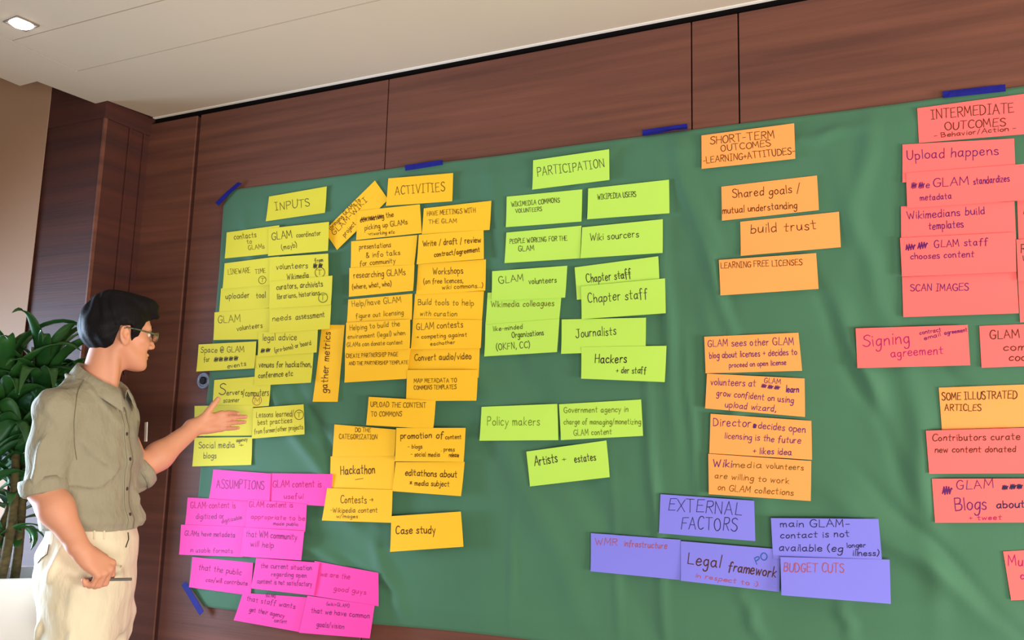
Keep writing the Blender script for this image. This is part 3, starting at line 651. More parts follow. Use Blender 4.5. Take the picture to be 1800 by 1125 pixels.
('O', 0, (1232.9,238.1,1395.9,216.7,1398,279.2,1233.7,297.4), 'orange card reading SHORT-TERM OUTCOMES, heading of the orange cards', [('SHORT-TERM',1248.4,253.4,1361.3,242.5,13,'w',3),('OUTCOMES',1267.5,266.5,1354.9,257,10.5,'w',3),('-LEARNING+ATTITUDES-',1237,288,1397,270.5,11.5,'w',3)]),
('O', 0, (1268,328.2,1436.1,308.5,1439.6,369.5,1269.2,388.3), 'orange card reading Shared goals / mutual understanding', [('Shared goals /',1288,348.1,1406.8,337.9,14,'w',3),('mutual understanding',1270.4,376,1400.9,365.7,12,'w',3)]),
('O', 0, (1301.2,389.8,1474.8,372.2,1478,434.6,1302.4,450.2), 'orange card reading build trust', [('build trust',1319.7,410.6,1434.6,402.4,16,'w',3)]),
('O', 0, (1263.6,456.9,1434.6,444.9,1439,508,1266.6,519.4), 'orange card reading LEARNING FREE LICENSES in small capitals', [('LEARNING FREE LICENSES',1268,472.2,1409.7,465.4,10,'w',2.8)]),
('O', 0, (1237.9,591.9,1403.4,584.8,1410.2,651.9,1240.4,656.2), 'orange card reading GLAM sees other GLAM blog about licenses', [('GLAM sees other GLAM',1244.7,609.8,1395.4,605.6,12,'p',3),('blog about licenses + decides to',1247.8,630.3,1400.5,623.5,11,'p',3),('proceed on open license',1282,646.2,1382,641.1,9,'p',3)]),
('O', 1, (1242.7,656.7,1414.2,665.3,1415.3,733,1239.6,717.9), 'orange card reading volunteers at GLAM grow confident, with crossed out word', [('volunteers at',1249.8,676.7,1328,679.5,12,'p',3),('GLAM',1343.1,673,1372.1,674.7,9,'p',2.8),('###',1338.5,681,1369.8,685,7,'p',3),('learn',1381.5,688.9,1403.4,689.5,11,'p',4.2),('grow confident on using',1259.8,695.1,1394.3,708.4,11,'p',3),('upload wizard,',1274.8,715.5,1363.6,723.6,11,'p',3)]),
('O', 0, (1249,727.3,1426.1,739.8,1427.6,808.3,1247,796.7), 'orange card reading Director decides open licensing is the future', [('Director',1254,748.2,1319.5,750.6,14,'p',3),('#',1324,752,1330,752.5,7,'p',3),('decides open',1333,752.4,1415.3,761.1,12,'p',3),('licensing is the future',1274,770.4,1406.8,779.9,11,'p',3),('+ likes idea',1323.8,797.5,1391.2,799.8,11,'p',3.2)]),
('O', 1, (1245,797.5,1426,810.3,1425.3,880.6,1246,868.6), 'orange card with three lines ending in GLAM collections, lowest of its stack', [('Wiki',1254,820.3,1286,821.5,13,'p',4),('media',1288,821.7,1338,823.1,11,'o',2.8),('volunteers',1347,823.1,1412.5,826.5,10,'o',2.8),('are willing to work',1256.4,840.2,1386.9,850.1,10,'o',2.8),('on GLAM collections',1261.8,861.4,1394.3,870.9,10.5,'o',2.8)]),
('B', 1, (1160.9,868.7,1325.5,880.2,1328,951.1,1158.4,937.1), 'blue card reading EXTERNAL FACTORS, heading of the blue cards', [('EXTERNAL',1174.9,897.2,1303.7,905.4,22,'n',2.8),('FACTORS',1197.3,929.3,1295.3,933.4,22,'n',2.8)]),
('B', 0, (1038.7,937.1,1196.3,948.9,1198,1019.6,1038.7,1004), 'blue card with one red line ending in infrastructure, leftmost of the blue cards', [('WMR',1046.4,957.3,1085,959.5,12,'r',2.6),('infrastructure',1097,960.5,1172.4,964.5,11,'r',2.6)]),
('B', 1, (1196.7,951.1,1371.5,965.7,1370,1040.4,1197.3,1020.5), 'blue card reading Legal framework, with small blue letters in its corner', [('Legal',1208.2,991.5,1265,998,20,'w',4),('framework',1280,1003,1363.8,1014.9,17,'w',4),('in respect to :)',1222.2,1015,1332.7,1030.4,8,'r',2.6),('PO',1330,992.1,1349.8,982.2,12,'b',3.6)]),
('B', 1, (1355,910.7,1544.2,912.2,1550.4,983,1359,982), 'blue card reading main GLAM-contact is not available', [('main GLAM-',1371.5,926.2,1492.9,926.2,12,'n',3),('contact is not',1371.5,946.4,1492.9,943.3,11,'n',3),('available (eg',1369.1,968.2,1480.4,969.8,12,'n',3),('longer',1488.8,962.6,1521.5,961.6,8,'n',3),('illness)',1499.1,976.9,1545.1,976,10,'n',3)]),
('B', 2, (1371.5,979.1,1563.8,983.8,1566,1061.5,1374,1046), 'blue card with one faint red line BUDGET CUTS, lowest of the blue cards', [('BUDGET CUTS',1377.8,1004.6,1483.5,1006.5,15,'r',2.6)]),
('R', 0, (1612.3,190.3,1818,162.5,1820,235,1615.4,251.6), 'coral card reading INTERMEDIATE OUTCOMES, heading of the coral cards', [('INTERMEDIATE',1637.5,209.7,1782.6,197.5,17,'w',3),('OUTCOMES',1661.4,229.1,1767.7,221,13.5,'w',3),('- Behavior/Action -',1642.4,243,1785.5,229,8,'w',3)]),
('R', 1, (1586.4,254.1,1782.6,243.4,1785.5,313,1586.4,321.1), 'coral card reading Upload happens', [('Upload happens',1594.4,280.8,1755,272.1,16,'v',3)]),
('R', 2, (1592.6,304,1801,288,1808,352,1594.7,366), 'coral card reading GLAM standardizes metadata, with a scribbled first word', [('##e',1602,331.3,1634,330,12,'v',3),('GLAM',1640.5,329.3,1701.3,324.2,15,'v',3),('standardizes',1711.5,324.2,1774.4,319.1,12,'v',3),('metadata',1617.5,352.8,1672.6,349.7,11,'v',3)]),
('R', 1, (1583.6,362.8,1783.2,354,1786,421,1584.1,424), 'coral card with two lines ending in build templates', [('Wikimedians build',1595.5,385.5,1731.2,376.4,13,'v',3),('templates',1632.5,404,1693.6,399.7,13,'v',3)]),
('R', 2, (1582.1,418.2,1785,408,1786.6,478.5,1585.6,486.5), 'coral card reading GLAM staff chooses content', [('##',1592.7,439.5,1630.5,435.3,11,'v',3.4),('GLAM staff',1642.4,435.3,1736.3,430.4,12,'v',3),('chooses content',1600.6,456,1712.1,451.5,11,'v',3)]),
('R', 1, (1585.6,487,1786.9,478.5,1790.9,551,1587.8,557.6), 'coral card reading SCAN IMAGES', [('SCAN IMAGES',1600.6,512,1702.7,510.6,12,'v',3)]),
('R', 0, (1788,350,1990,338,1994,410,1790,421), 'coral card cut off by the frame, beside the build templates card', [('l',1798,376,1801,376,8,'v',3)]),
('R', 1, (1786.5,421,1988,409,1991,484,1789.5,494), 'coral card cut off by the frame, beside the GLAM staff card', [('R',1794.5,445,1806,445,16,'k',3),('l',1798,458,1801,458,8,'k',3)]),
('R', 0, (1789.5,493,1990,485,1995,559,1793,566.7), 'coral card cut off by the frame, blank edge beside the SCAN IMAGES card', []),
('R', 0, (1504,577.2,1701,571,1705.4,642.3,1507.2,647.1), 'coral card reading Signing agreement', [('Signing',1517.3,609.8,1599.1,602.7,21,'m',3.2),('contract',1616.9,588.3,1654.2,582.1,7,'v',2.8),('email',1624.9,598.2,1653.3,590.2,7,'v',2.8),('agreement',1660.5,588.3,1700.4,582.1,7,'v',2.8),('agreement',1566.2,627.6,1657.8,621.9,14,'m',2.8)]),
('R', 0, (1721.4,573,1920,565,1926,639,1725.3,646.6), 'coral card cut off by the frame, reading GLAM com', [('GLAM',1740.4,596.4,1791.1,593.8,15,'w',3),('com',1763.6,616.5,1803,615,13,'w',3),('coop',1773.3,634.3,1815,633,13,'w',3)]),
('O', 0, (1650.1,681.4,1851,674,1857,749,1655.7,756), 'orange card reading SOME ILLUSTRATED ARTICLES', [('SOME ILLUSTRATED',1656,703.1,1787.6,700.5,13,'w',3),('ARTICLES',1661,721.8,1724.5,722.1,11,'w',3)]),
('R', 1, (1627.4,757,1830,751,1838,832,1633.3,832.7), 'coral card reading Contributors curate new content donated', [('Contributors curate',1638.9,775.1,1792.9,772.9,11.5,'w',3),('new content donated',1643.6,795.3,1785.7,794.4,10.5,'w',3)]),
('R', 0, (1638,841.4,1842,841,1850,918,1643.6,918.8), 'coral card reading GLAM blogs about, with heavy violet scribbles', [('#',1657,868,1674,868,14,'v',3.4),('GLAM',1681.5,860.7,1744.7,857.5,15,'v',2.8),('####',1762,860,1812,858,8,'n',3),('Blogs',1679.3,898,1733.8,894.3,22,'v',3.4),('about',1751.8,893.3,1801,891.8,13,'n',3.6),('+ tweet',1704.2,914.2,1760.2,912.9,8,'m',2.8)]),
('R', 0, (1763.3,969.5,1968,957,1980,1046,1777.3,1055), 'coral card cut off by the frame, lowest of the coral cards', [('Mul',1772.7,994.4,1803,994,18,'m',3),('c',1794,1018,1800,1018,14,'m',3)]),
('P', 1, (375.1,825.1,476.2,832.4,474,882,368.5,875.7), 'pink card reading ASSUMPTIONS in dark letters', [('ASSUMPTIONS',380.3,857.8,464.7,860.1,15,'p',3)]),
('P', 0, (475.7,831.8,584.6,833.2,581.1,890.1,473,884), 'pink card right of ASSUMPTIONS, reading GLAM content is useful', [('GLAM content is',479.7,856.3,564.4,856.3,12,'m',3),('useful',499.3,876.6,532.6,876.6,9,'m',3)]),
('P', 0, (329.8,874.5,437,879.4,433,931,326,922.8), 'pink card reading content is digitized or digitizable', [('GLAM-content is',334.7,893,414.1,893,11,'m',3),('digitized or',344.8,912.1,393.9,911.2,9,'p',3),('digitizable',390.1,919.9,425.7,912.1,7,'p',3)]),
('P', 2, (436,878,539.2,886,536.9,935,431,930), 'pink card reading GLAM content is appropriate, below the ASSUMPTIONS pair', [('GLAM content is',438.1,891,513.8,892.4,10,'m',3),('appropriate to be',441.6,911.2,535.5,915.6,8,'m',3),('made public',480.6,922.8,523.9,924.2,6,'p',3)]),
('P', 2, (318.2,922.2,430,926.2,427,979,315.3,974.8), 'pink card reading GLAMs have metadata in usable formats', [('GLAMs have metadata',324.6,941,412.7,944.5,9,'p',3.2),('in usable formats',334.7,970.5,409.2,971.9,8,'p',2.8)]),
('P', 3, (428.6,927,534.6,933.5,529.7,985,422.8,977.7), 'pink card reading that WM community will help', [('that WM community',431.4,943,522.5,948.8,11,'p',3.2),('will help',439.5,960.3,480.6,963.2,10,'p',3.2)]),
('P', 0, (338.1,979,445,989.2,440.7,1047,333.2,1032), 'pink card reading that the public can contribute', [('that the public',349.1,1001.2,424.2,1010.9,10,'v',3),('can/will contribute',362.1,1022.5,434.3,1029.2,8,'v',3)]),
('P', 2, (450.2,980.6,561.5,989.2,552,1047,441.6,1034), 'pink card reading the current situation regarding open content', [('the current situation',458.3,998.3,547.9,1002.2,9,'p',3),('regarding open',476.8,1012.8,538.3,1015.2,8,'p',3),('content is not satisfactory',452.3,1025.3,547.9,1030.7,8.5,'p',3)]),
('P', 1, (553,986,665,1007,665.7,1065.6,548.4,1046.5), 'pink card reading we are the good guys in faint writing', [('we are the',564,1012.2,615,1018.4,9,'m',2.6),('good guys',586.5,1038.2,643,1045,9,'m',2.6)]),
('P', 0, (427,1042,541,1050,528,1111,411.2,1090.3), 'pink card reading that staff wants, at the bottom edge of the cloth', [('that staff wants',432.9,1055.7,518.1,1070.1,9,'p',3),('(GLAM)',467.6,1049,484,1051,6,'p',2.8),('get their agency',438.1,1074.5,499.3,1086,8,'p',3),('content',482,1093.2,503.7,1096.3,7,'p',3)]),
('P', 1, (540.3,1047,658.3,1064,650.3,1122,526.4,1112), 'pink card reading that we have common goals, lowest of the pink cards', [('that we have common',546.9,1076.6,648.8,1087.1,9,'p',3),('(wiki+GLAM)',574,1063.9,613.6,1068,6,'p',2.8),('goals/vision',557.2,1100.8,604.8,1105.5,9,'p',3)]),
]
for args in sorted(CARDS, key=lambda t: t[1]):
    card(*args)

# ------------------------------------------------------------------ sculpting helpers: distance fields turned into one smooth surface
def v3(*a): return np.array(a, float)


def smin(a, b, k):
    h = np.clip(0.5 + 0.5 * (b - a) / k, 0, 1); return b * (1 - h) + a * h - k * h * (1 - h)


def smax(a, b, k): return -smin(-a, -b, k)


def cone(p, a, b, ra, rb):
    d = b - a; t = np.clip(((p - a) @ d) / (d @ d), 0, 1)
    return np.linalg.norm(p - a - t[:, None] * d, axis=1) - (ra + (rb - ra) * t)


def ell(p, c, r):
    q = (p - c) / r; k = np.linalg.norm(q, axis=1); k2 = np.linalg.norm(q / r, axis=1) + 1e-9
    return k * (k - 1) / k2


def surface(sdf, lo, hi, h, B=14):
    lo = np.asarray(lo, float); hi = np.asarray(hi, float)
    nb = np.maximum(1, np.ceil((hi - lo) / (h * B)).astype(int)); dims = nb * B + 2
    I, J, K = np.meshgrid(*[np.arange(n) for n in nb], indexing='ij')
    bi = np.stack([I.ravel(), J.ravel(), K.ravel()], -1)
    cen = lo + (bi + 0.5) * B * h
    dc_ = sdf(cen)
    act = bi[np.abs(dc_) < B * h * 0.866 * 1.25 + 0.012]
    g = np.arange(B + 1)
    gx, gy, gz = np.meshgrid(g, g, g, indexing='ij'); off = np.stack([gx, gy, gz], -1)
    keys = []; pos = []; quads = []; flips = []

    def key(c): return (c[..., 0] + 1) * dims[1] * dims[2] * 4 + (c[..., 1] + 1) * dims[2] * 2 + (c[..., 2] + 1)
    E = [(0, 1), (2, 3), (4, 5), (6, 7), (0, 2), (1, 3), (4, 6), (5, 7), (0, 4), (1, 5), (2, 6), (3, 7)]
    cor = np.array([[(c >> 2) & 1, (c >> 1) & 1, c & 1] for c in range(8)])
    for b0 in act:
        base = b0 * B
        D = sdf((lo + (base + off.reshape(-1, 3)) * h)).reshape(B + 1, B + 1, B + 1)
        s = D < 0
        if s.all() or not s.any(): continue
        cs = np.stack([s[c[0]:c[0] + B, c[1]:c[1] + B, c[2]:c[2] + B] for c in cor])
        n_in = cs.sum(0); cells = np.argwhere((n_in > 0) & (n_in < 8))
        dv = np.stack([D[cells[:, 0] + c[0], cells[:, 1] + c[1], cells[:, 2] + c[2]] for c in cor], 1)
        acc = np.zeros((len(cells), 3)); cnt = np.zeros(len(cells))
        for a, b in E:
            da, db = dv[:, a], dv[:, b]; m = (da < 0) != (db < 0)
            t = np.where(m, da / np.where(m, da - db, 1), 0)
            acc += np.where(m[:, None], cor[a] + (cor[b] - cor[a]) * t[:, None], 0); cnt += m
        keys.append(key(cells + base)); pos.append(lo + (cells + base + acc / cnt[:, None]) * h)
        for ax in range(3):
            sl0 = [slice(0, B)] * 3; sl1 = [slice(0, B)] * 3; sl1[ax] = slice(1, B + 1)
            a = s[tuple(sl0)]; b = s[tuple(sl1)]; e = np.argwhere(a != b)
            if not len(e): continue
            fl = a[e[:, 0], e[:, 1], e[:, 2]]
            u, w = (ax + 1) % 3, (ax + 2) % 3
            eu = np.zeros(3, int); eu[u] = 1; ew = np.zeros(3, int); ew[w] = 1
            c = e + base
            quads.append(np.stack([key(c - eu - ew), key(c - ew), key(c), key(c - eu)], 1)); flips.append(fl)
    keys = np.concatenate(keys); pos = np.concatenate(pos); quads = np.concatenate(quads); flips = np.concatenate(flips)
    o = np.argsort(keys); ks = keys[o]
    idx = np.searchsorted(ks, quads); idx = np.clip(idx, 0, len(ks) - 1)
    ok = (ks[idx] == quads).all(1); idx = o[idx]; idx[~flips] = idx[~flips][:, ::-1]
    return pos, idx[ok]


def relax(pos, faces, it=2, lam=0.5):
    n = len(pos); e = np.concatenate([faces[:, [0, 1]], faces[:, [1, 2]], faces[:, [2, 3]], faces[:, [3, 0]]])
    for _ in range(it):
        acc = np.zeros((n, 3)); c = np.zeros(n)
        np.add.at(acc, e[:, 0], pos[e[:, 1]]); np.add.at(acc, e[:, 1], pos[e[:, 0]])
        np.add.at(c, e[:, 0], 1); np.add.at(c, e[:, 1], 1)
        pos = pos * (1 - lam) + lam * acc / np.maximum(c, 1)[:, None]
    return pos


def sculpt(name, sdf, lo, hi, h, material, parent, it=1):
    p, f = surface(sdf, lo, hi, h)
    if it: p = relax(p, f, it)
    return obj(name, p, f, material, parent, smooth=True)


# ------------------------------------------------------------------ the person
PX0, Z0 = 165.0, 2.93
UP = v3(0, 0, 1)
VH = ray(PX0, 800); VH = v3(VH[0], VH[1], 0); VH /= np.linalg.norm(VH)      # away from the camera
WH = v3(VH[1], -VH[0], 0)                                                   # towards the board
if WH @ CR < 0: WH = -WH
ORI = at_d(PX0, 800, Z0)
FEET = v3(ORI[0], ORI[1], 0)


def at_v(px, py, dv):
    """point seen at (px, py) that lies dv metres behind the person's middle plane"""
    d = ray(px, py); t = ((FEET + VH * dv - CAM) @ VH) / (d @ VH); return CAM + d * t


def ldir(deg):
    """horizontal forward and right directions for a heading turned deg towards the camera"""
    a = R(deg); f = WH * math.cos(a) - VH * math.sin(a); r = -VH * math.cos(a) - WH * math.sin(a); return f, r


TF, TR = ldir(32)       # torso
HF, HR = ldir(-19)      # head
PF, PR = ldir(26)       # pelvis


class Frame:
    def __init__(s, o, f, r, u=UP): s.o = o; s.m = np.stack([f, r, u])

    def loc(s, p): return (p - s.o) @ s.m.T

    def w(s, a, b, c): return s.o + a * s.m[0] + b * s.m[1] + c * s.m[2]


# ---- head frame: origin midway between the ears
ear = at_v(221, 590, -0.075)
HO = ear - HR * 0.074
HFr = Frame(HO, HF, HR)
# tilt slightly forward
_t = R(-3); HFr.m = np.stack([HF * math.cos(_t) + UP * math.sin(_t), HR, -HF * math.sin(_t) + UP * math.cos(_t)])


def head_sdf(p):
    q = HFr.loc(p)
    qs = q.copy(); qs[:, 1] = np.abs(q[:, 1])
    d = ell(q, v3(-.004, 0, .052), v3(.098, .074, .086))
    d = smin(d, ell(q, v3(.042, 0, -.004), v3(.058, .060, .088)), .03)
    d = smin(d, ell(q, v3(.052, 0, -.060), v3(.046, .046, .036)), .025)           # lower face
    d = smin(d, cone(qs, v3(-.004, .058, -.030), v3(.074, .024, -.078), .017, .015), .03)   # jaw
    d = smin(d, ell(q, v3(.087, 0, -.084), v3(.019, .022, .015)), .018)           # chin
    d = smin(d, cone(qs, v3(.076, .034, -.012), v3(.060, .052, -.004), .017, .014), .02)    # cheekbone
    d = smin(d, cone(qs, v3(.092, .012, .040), v3(.080, .045, .040), .010, .008), .016)     # brow
    d = smax(d, -ell(qs, v3(.104, .032, .022), v3(.018, .019, .014)), .014)       # eye socket
    d = smin(d, cone(q, v3(.096, 0, .030), v3(.117, 0, -.012), .0085, .0105), .010)   # nose
    d = smin(d, ell(qs, v3(.106, .010, -.017), v3(.012, .009, .008)), .006)       # nostril wing
    d = smin(d, ell(q, v3(.098, 0, -.045), v3(.012, .023, .0065)), .006)          # lips
    d = smin(d, ell(q, v3(.096, 0, -.056), v3(.012, .020, .0070)), .006)
    d = smax(d, -ell(q, v3(.110, 0, -.0505), v3(.010, .022, .0016)), .003)
    # ears
    c = v3(-.004, .078, .000); e = qs - c
    tilt = R(12); ex = e[:, 0] * math.cos(tilt) + e[:, 2] * math.sin(tilt); ez = -e[:, 0] * math.sin(tilt) + e[:, 2] * math.cos(tilt)
    eq = np.stack([ex, e[:, 1] + 0.25 * np.minimum(ex, .02), ez], -1)
    ed = ell(eq, v3(0, 0, 0), v3(.019, .009, .033))
    ed = smax(ed, -ell(eq, v3(.001, .008, .006), v3(.0115, .008, .019)), .004)
    ed = smin(ed, ell(eq, v3(.010, .003, -.002), v3(.005, .006, .008)), .004)
    d = smin(d, ed, .006)
    return d


NB = at_v(170, 690, -.01)          # base of the neck
NT = HFr.w(-.022, 0, -.035)
TB = Frame(FEET, TF, TR)
# torso centre line (px, py, depth) and half sizes (forward, sideways)
SHN = at_v(99, 724, -.150)         # near shoulder joint
SHF = NB + (NB - SHN) * v3(1, 1, 0) * 0.62 + v3(0, 0, SHN[2] - NB[2] - .01) + TF * .01
ELN = at_v(77, 858, -.165)
WRN = at_v(143, 968, -.225)
ELF = at_v(246, 828, .150)
WRF = at_v(347, 748, .215)

# ---- hands
HNF = Frame(WRN, None, None) if False else None
pn_dir = at_v(190, 1006, -.225) - WRN; pn_dir /= np.linalg.norm(pn_dir)      # from wrist to knuckles
pn_back = -VH * .80 + WH * .36 + UP * .48; pn_back -= pn_dir * (pn_back @ pn_dir); pn_back /= np.linalg.norm(pn_back)
pn_side = np.cross(pn_back, pn_dir)                                          # towards the thumb
if pn_side @ UP < 0: pn_side = -pn_side
NF = Frame(WRN, pn_dir, pn_side, pn_back)     # (along hand, towards thumb side, out of the back of the hand)

pf_dir = at_v(392, 741, .225) - WRF; pf_dir /= np.linalg.norm(pf_dir)
pf_side = at_v(352, 700, .215) - WRF; pf_side -= pf_dir * (pf_side @ pf_dir); pf_side /= np.linalg.norm(pf_side)   # towards the thumb (up)
pf_palm = np.cross(pf_dir, pf_side)
if pf_palm @ VH > 0: pf_palm = -pf_palm
FF = Frame(WRF, pf_dir, pf_side, pf_palm)     # (along hand, towards thumb, out of the palm)

# finger chains in hand coordinates: joints then radii
NEAR_FINGERS = [
    # index, middle, ring, little: knuckle, middle joint, end joint, tip   (curl away from the back of the hand)
    ([(.092, .030, .002), (.118, .020, -.032), (.112, -.004, -.052), (.098, -.020, -.056)], (.0108, .0100, .0090, .0080)),
    ([(.098, .010, .004), (.118, -.010, -.034), (.102, -.028, -.050), (.086, -.036, -.046)], (.0110, .0100, .0092, .0080)),
    ([(.094, -.010, .002), (.108, -.028, -.032), (.088, -.040, -.046), (.074, -.040, -.038)], (.0104, .0096, .0088, .0076)),
    ([(.084, -.028, -.002), (.092, -.042, -.028), (.076, -.048, -.040), (.064, -.046, -.034)], (.0096, .0086, .0080, .0072)),
    # thumb: lies along the radial side and presses on the pen
    ([(.026, .028, -.010), (.066, .044, -.024), (.098, .038, -.036), (.120, .024, -.046)], (.0145, .0120, .0105, .0085)),
]
FAR_FINGERS = [
    ([(.086, .027, .000), (.114, .029, .010), (.130, .025, .024), (.139, .021, .036)], (.0098, .0090, .0082, .0072)),
    ([(.090, .009, .000), (.130, .009, .008), (.152, .007, .018), (.168, .005, .027)], (.0100, .0092, .0084, .0074)),
    ([(.087, -.008, .000), (.124, -.010, .011), (.145, -.012, .022), (.160, -.013, .032)], (.0096, .0088, .0080, .0070)),
    ([(.079, -.024, .000), (.106, -.028, .010), (.122, -.030, .020), (.135, -.031, .030)], (.0088, .0080, .0073, .0064)),
    ([(.024, .026, .010), (.044, .048, .016), (.064, .068, .018), (.080, .084, .018)], (.0150, .0120, .0105, .0084)),
]


def hand_sdf(p, fr, fingers, flip):
    q = fr.loc(p)
    s = -1.0 if flip else 1.0      # +1: third axis points out of the palm
    d = cone(q, v3(-.02, 0, 0), v3(.02, .0, 0), .026, .024)
    for (x0, y0, x1, y1, r0, r1) in ((.014, .012, .090, .029, .0165, .0125), (.014, .003, .096, .010, .0165, .0125), (.014, -.007, .092, -.009, .0160, .0120), (.014, -.014, .082, -.026, .0150, .0110)):
        d = smin(d, cone(q, v3(x0, y0, 0), v3(x1, y1, 0), r0, r1), .012)
    d = smin(d, ell(q, v3(.036, .022, s * .010), v3(.032, .017, .016)), .012)     # ball of the thumb
    d = smin(d, ell(q, v3(.040, -.022, s * .008), v3(.034, .013, .013)), .012)
    fd = None
    for js, rs in fingers:
        js = [np.array(j) for j in js]; f1 = None
        for i in range(3):
            c = cone(q, js[i], js[i + 1], rs[i], rs[i + 1]); f1 = c if f1 is None else smin(f1, c, .003)
        fd = f1 if fd is None else np.minimum(fd, f1)
    d = smin(d, fd, .0055)
    return d


SKIN_PARTS = []


def skin_sdf(p):
    d = np.full(len(p), 9.0)
    c = p.mean(0); far = np.linalg.norm(p - c, axis=1).max()

    def near(pt, r): return len(p) > 8000 or np.linalg.norm(pt - c) < far + r
    # neck and shoulders
    if near(NB, .42):
        d = smin(d, cone(p, NB - UP * .05 - TF * .01, NT, .062, .055), .02)
        d = smin(d, cone(p, NB - UP * .07, SHN + UP * .0, .045, .042), .03)
        d = smin(d, cone(p, NB - UP * .07, SHF + UP * .0, .045, .036), .03)
        d = smin(d, ell(p, NB - UP * .18, v3(.085, .085, .14)), .05)
        # tendon of the turned neck
        d = smin(d, cone(p, HFr.w(-.018, .050, -.050), NB + TF * .055 - UP * .035, .015, .011), .018)
    if near(HO, .20):
        d = smin(d, head_sdf(p), .022)
    if near((SHN + ELN) / 2, .28):
        d = smin(d, cone(p, SHN, ELN, .044, .047), .03)
    if near((WRN + ELN) / 2, .26):
        m = ELN + (WRN - ELN) * .32 - VH * .006
        a = cone(p, ELN, m, .046, .0475); a = smin(a, cone(p, m, WRN, .0465, .0285), .03); d = smin(d, a, .02)
    if near(NF.w(.06, 0, 0), .16):
        d = smin(d, hand_sdf(p, NF, NEAR_FINGERS, True), .014)
    if near((SHF + ELF) / 2, .28):
        d = smin(d, cone(p, SHF, ELF, .036, .038), .02)
    if near((WRF + ELF) / 2, .26):
        m = ELF + (WRF - ELF) * .32
        a = cone(p, ELF, m, .040, .0445); a = smin(a, cone(p, m, WRF, .0445, .0275), .03); d = smin(d, a, .02)
    if near(FF.w(.08, .02, 0), .20):
        d = smin(d, hand_sdf(p, FF, FAR_FINGERS, False), .014)
    return d


SKIN = mat('skin', s2l((214, 152, 124)), 0.52, 0.35, noise=0.05, nscale=(9, 9, 9), bump=0.06, bscale=(250, 250, 250), sss=0.12)
HAIRM = mat('black_hair', (0.007, 0.006, 0.008), 0.6, 0.12, noise=0.2, nscale=(40, 40, 12), bump=0.35, bscale=(420, 420, 60))
SHIRT = mat('olive_linen', s2l((152, 147, 128)), 0.85, 0.15, noise=0.04, nscale=(14, 14, 14), bump=0.75, bscale=(24, 24, 15), bdist=0.014, sheen=0.1)
CHINO = mat('cream_cotton', s2l((226, 217, 192)), 0.85, 0.15, noise=0.03, nscale=(10, 10, 10), bump=0.6, bscale=(20, 20, 9), bdist=0.014)
SEAM = mat('seam_thread', s2l((112, 106, 86)), 0.85, 0.1)
BUTTON = mat('dark_button', s2l((58, 52, 44)), 0.35, 0.5)

pts = np.array([SHN, SHF, ELN, ELF, WRN, WRF, HO, NF.w(.12, 0, 0), FF.w(.2, .1, 0)])
lo = pts.min(0) - .16; hi = pts.max(0) + .17
lo[2] = min(lo[2], 0.8)
bp, bf = surface(skin_sdf, lo, hi, 0.0032)
bp = relax(bp, bf, 1, .4)
person = obj('person', bp, bf, SKIN, smooth=True, origin=FEET)
tag(person, 'person in olive shirt and cream trousers gesturing at the cards with one open hand', 'person')

# eyes
EYE = mat('eye_white', (0.75, 0.72, 0.68), 0.2, 0.5); IRIS = mat('iris', (0.03, 0.015, 0.008), 0.2, 0.5)
for sgn in (1, -1):
    b = MB(); c = HFr.w(.083, sgn * .032, .022)
    n = 12
    G = np.zeros((n, 2 * n + 1, 3))
    for i in range(n):
        for j in range(2 * n + 1):
            a = math.pi * i / (n - 1); w = math.pi * j / n
            G[i, j] = c + .0118 * (math.cos(a) * HFr.m[0] + math.sin(a) * (math.cos(w) * HFr.m[1] + math.sin(w) * HFr.m[2]))
    b.grid(G); eo = b.build('eye', EYE, person, smooth=True)
    b = MB(); b.grid(np.array([[c + .0121 * (math.cos(a) * HFr.m[0] + math.sin(a) * (math.cos(w) * HFr.m[1] + math.sin(w) * HFr.m[2])) for w in np.linspace(0, 2 * math.pi, 17)] for a in np.linspace(0.02, .5, 5)]))
    b.build('iris', IRIS, eo, smooth=True)


# hair: a cap over the skull with a swept fringe, cut out around the face and ears
def hair_sdf(p):
    q = HFr.loc(p); a, s, u = q[:, 0], np.abs(q[:, 1]), q[:, 2]
    wv = .0016 * np.sin(150 * s + 30 * a + 5 * np.sin(25 * a + 18 * u)) + .0014 * np.sin(120 * a - 30 * u + 6 * np.sin(21 * u + 30 * s)) * np.clip(.12 - np.abs(u), 0, .1) * 10 + .0022 * np.sin(34 * a + 45 * u + 20 * s)
    d = ell(q, v3(-.010, 0, .058), v3(.110, .089, .097))
    d = smin(d, ell(q, v3(-.030, 0, .012), v3(.088, .080, .085)), .03)
    d = smin(d, ell(q, v3(.052, .0, .118), v3(.068, .062, .030)), .03)      # top volume
    d = smin(d, cone(q, v3(.070, .010, .112), v3(.118, .004, .092), .026, .011), .02)     # fringe
    d = smin(d, cone(q, v3(.066, .035, .108), v3(.106, .028, .086), .022, .010), .02)
    d = smin(d, cone(q, v3(.062, -.030, .108), v3(.104, -.026, .088), .022, .010), .02)
    d = d + wv + .016 * np.clip((-.02 - u) / .06, 0, 1) * np.clip((-.02 - a) / .05, 0, 1)
    # hairline: points in front of and below this curve carry no hair
    line = np.interp(a, [-.13, -.085, -.060, -.034, -.024, .012, .024, .040, .050, .066, .080, .13], [-.082, -.078, -.066, -.036, .030, .036, -.026, -.022, .032, .058, .066, .078])
    d = smax(d, (line - u) * .62, .008)
    return d


HB = np.array([HFr.w(-.17, -.14, -.12), HFr.w(.17, .14, .2), HFr.w(.17, -.14, .2), HFr.w(-.17, .14, -.12)])
sculpt('hair', hair_sdf, HB.min(0), HB.max(0), 0.003, HAIRM, person, 1)['label'] = 'short black hair with a swept fringe'
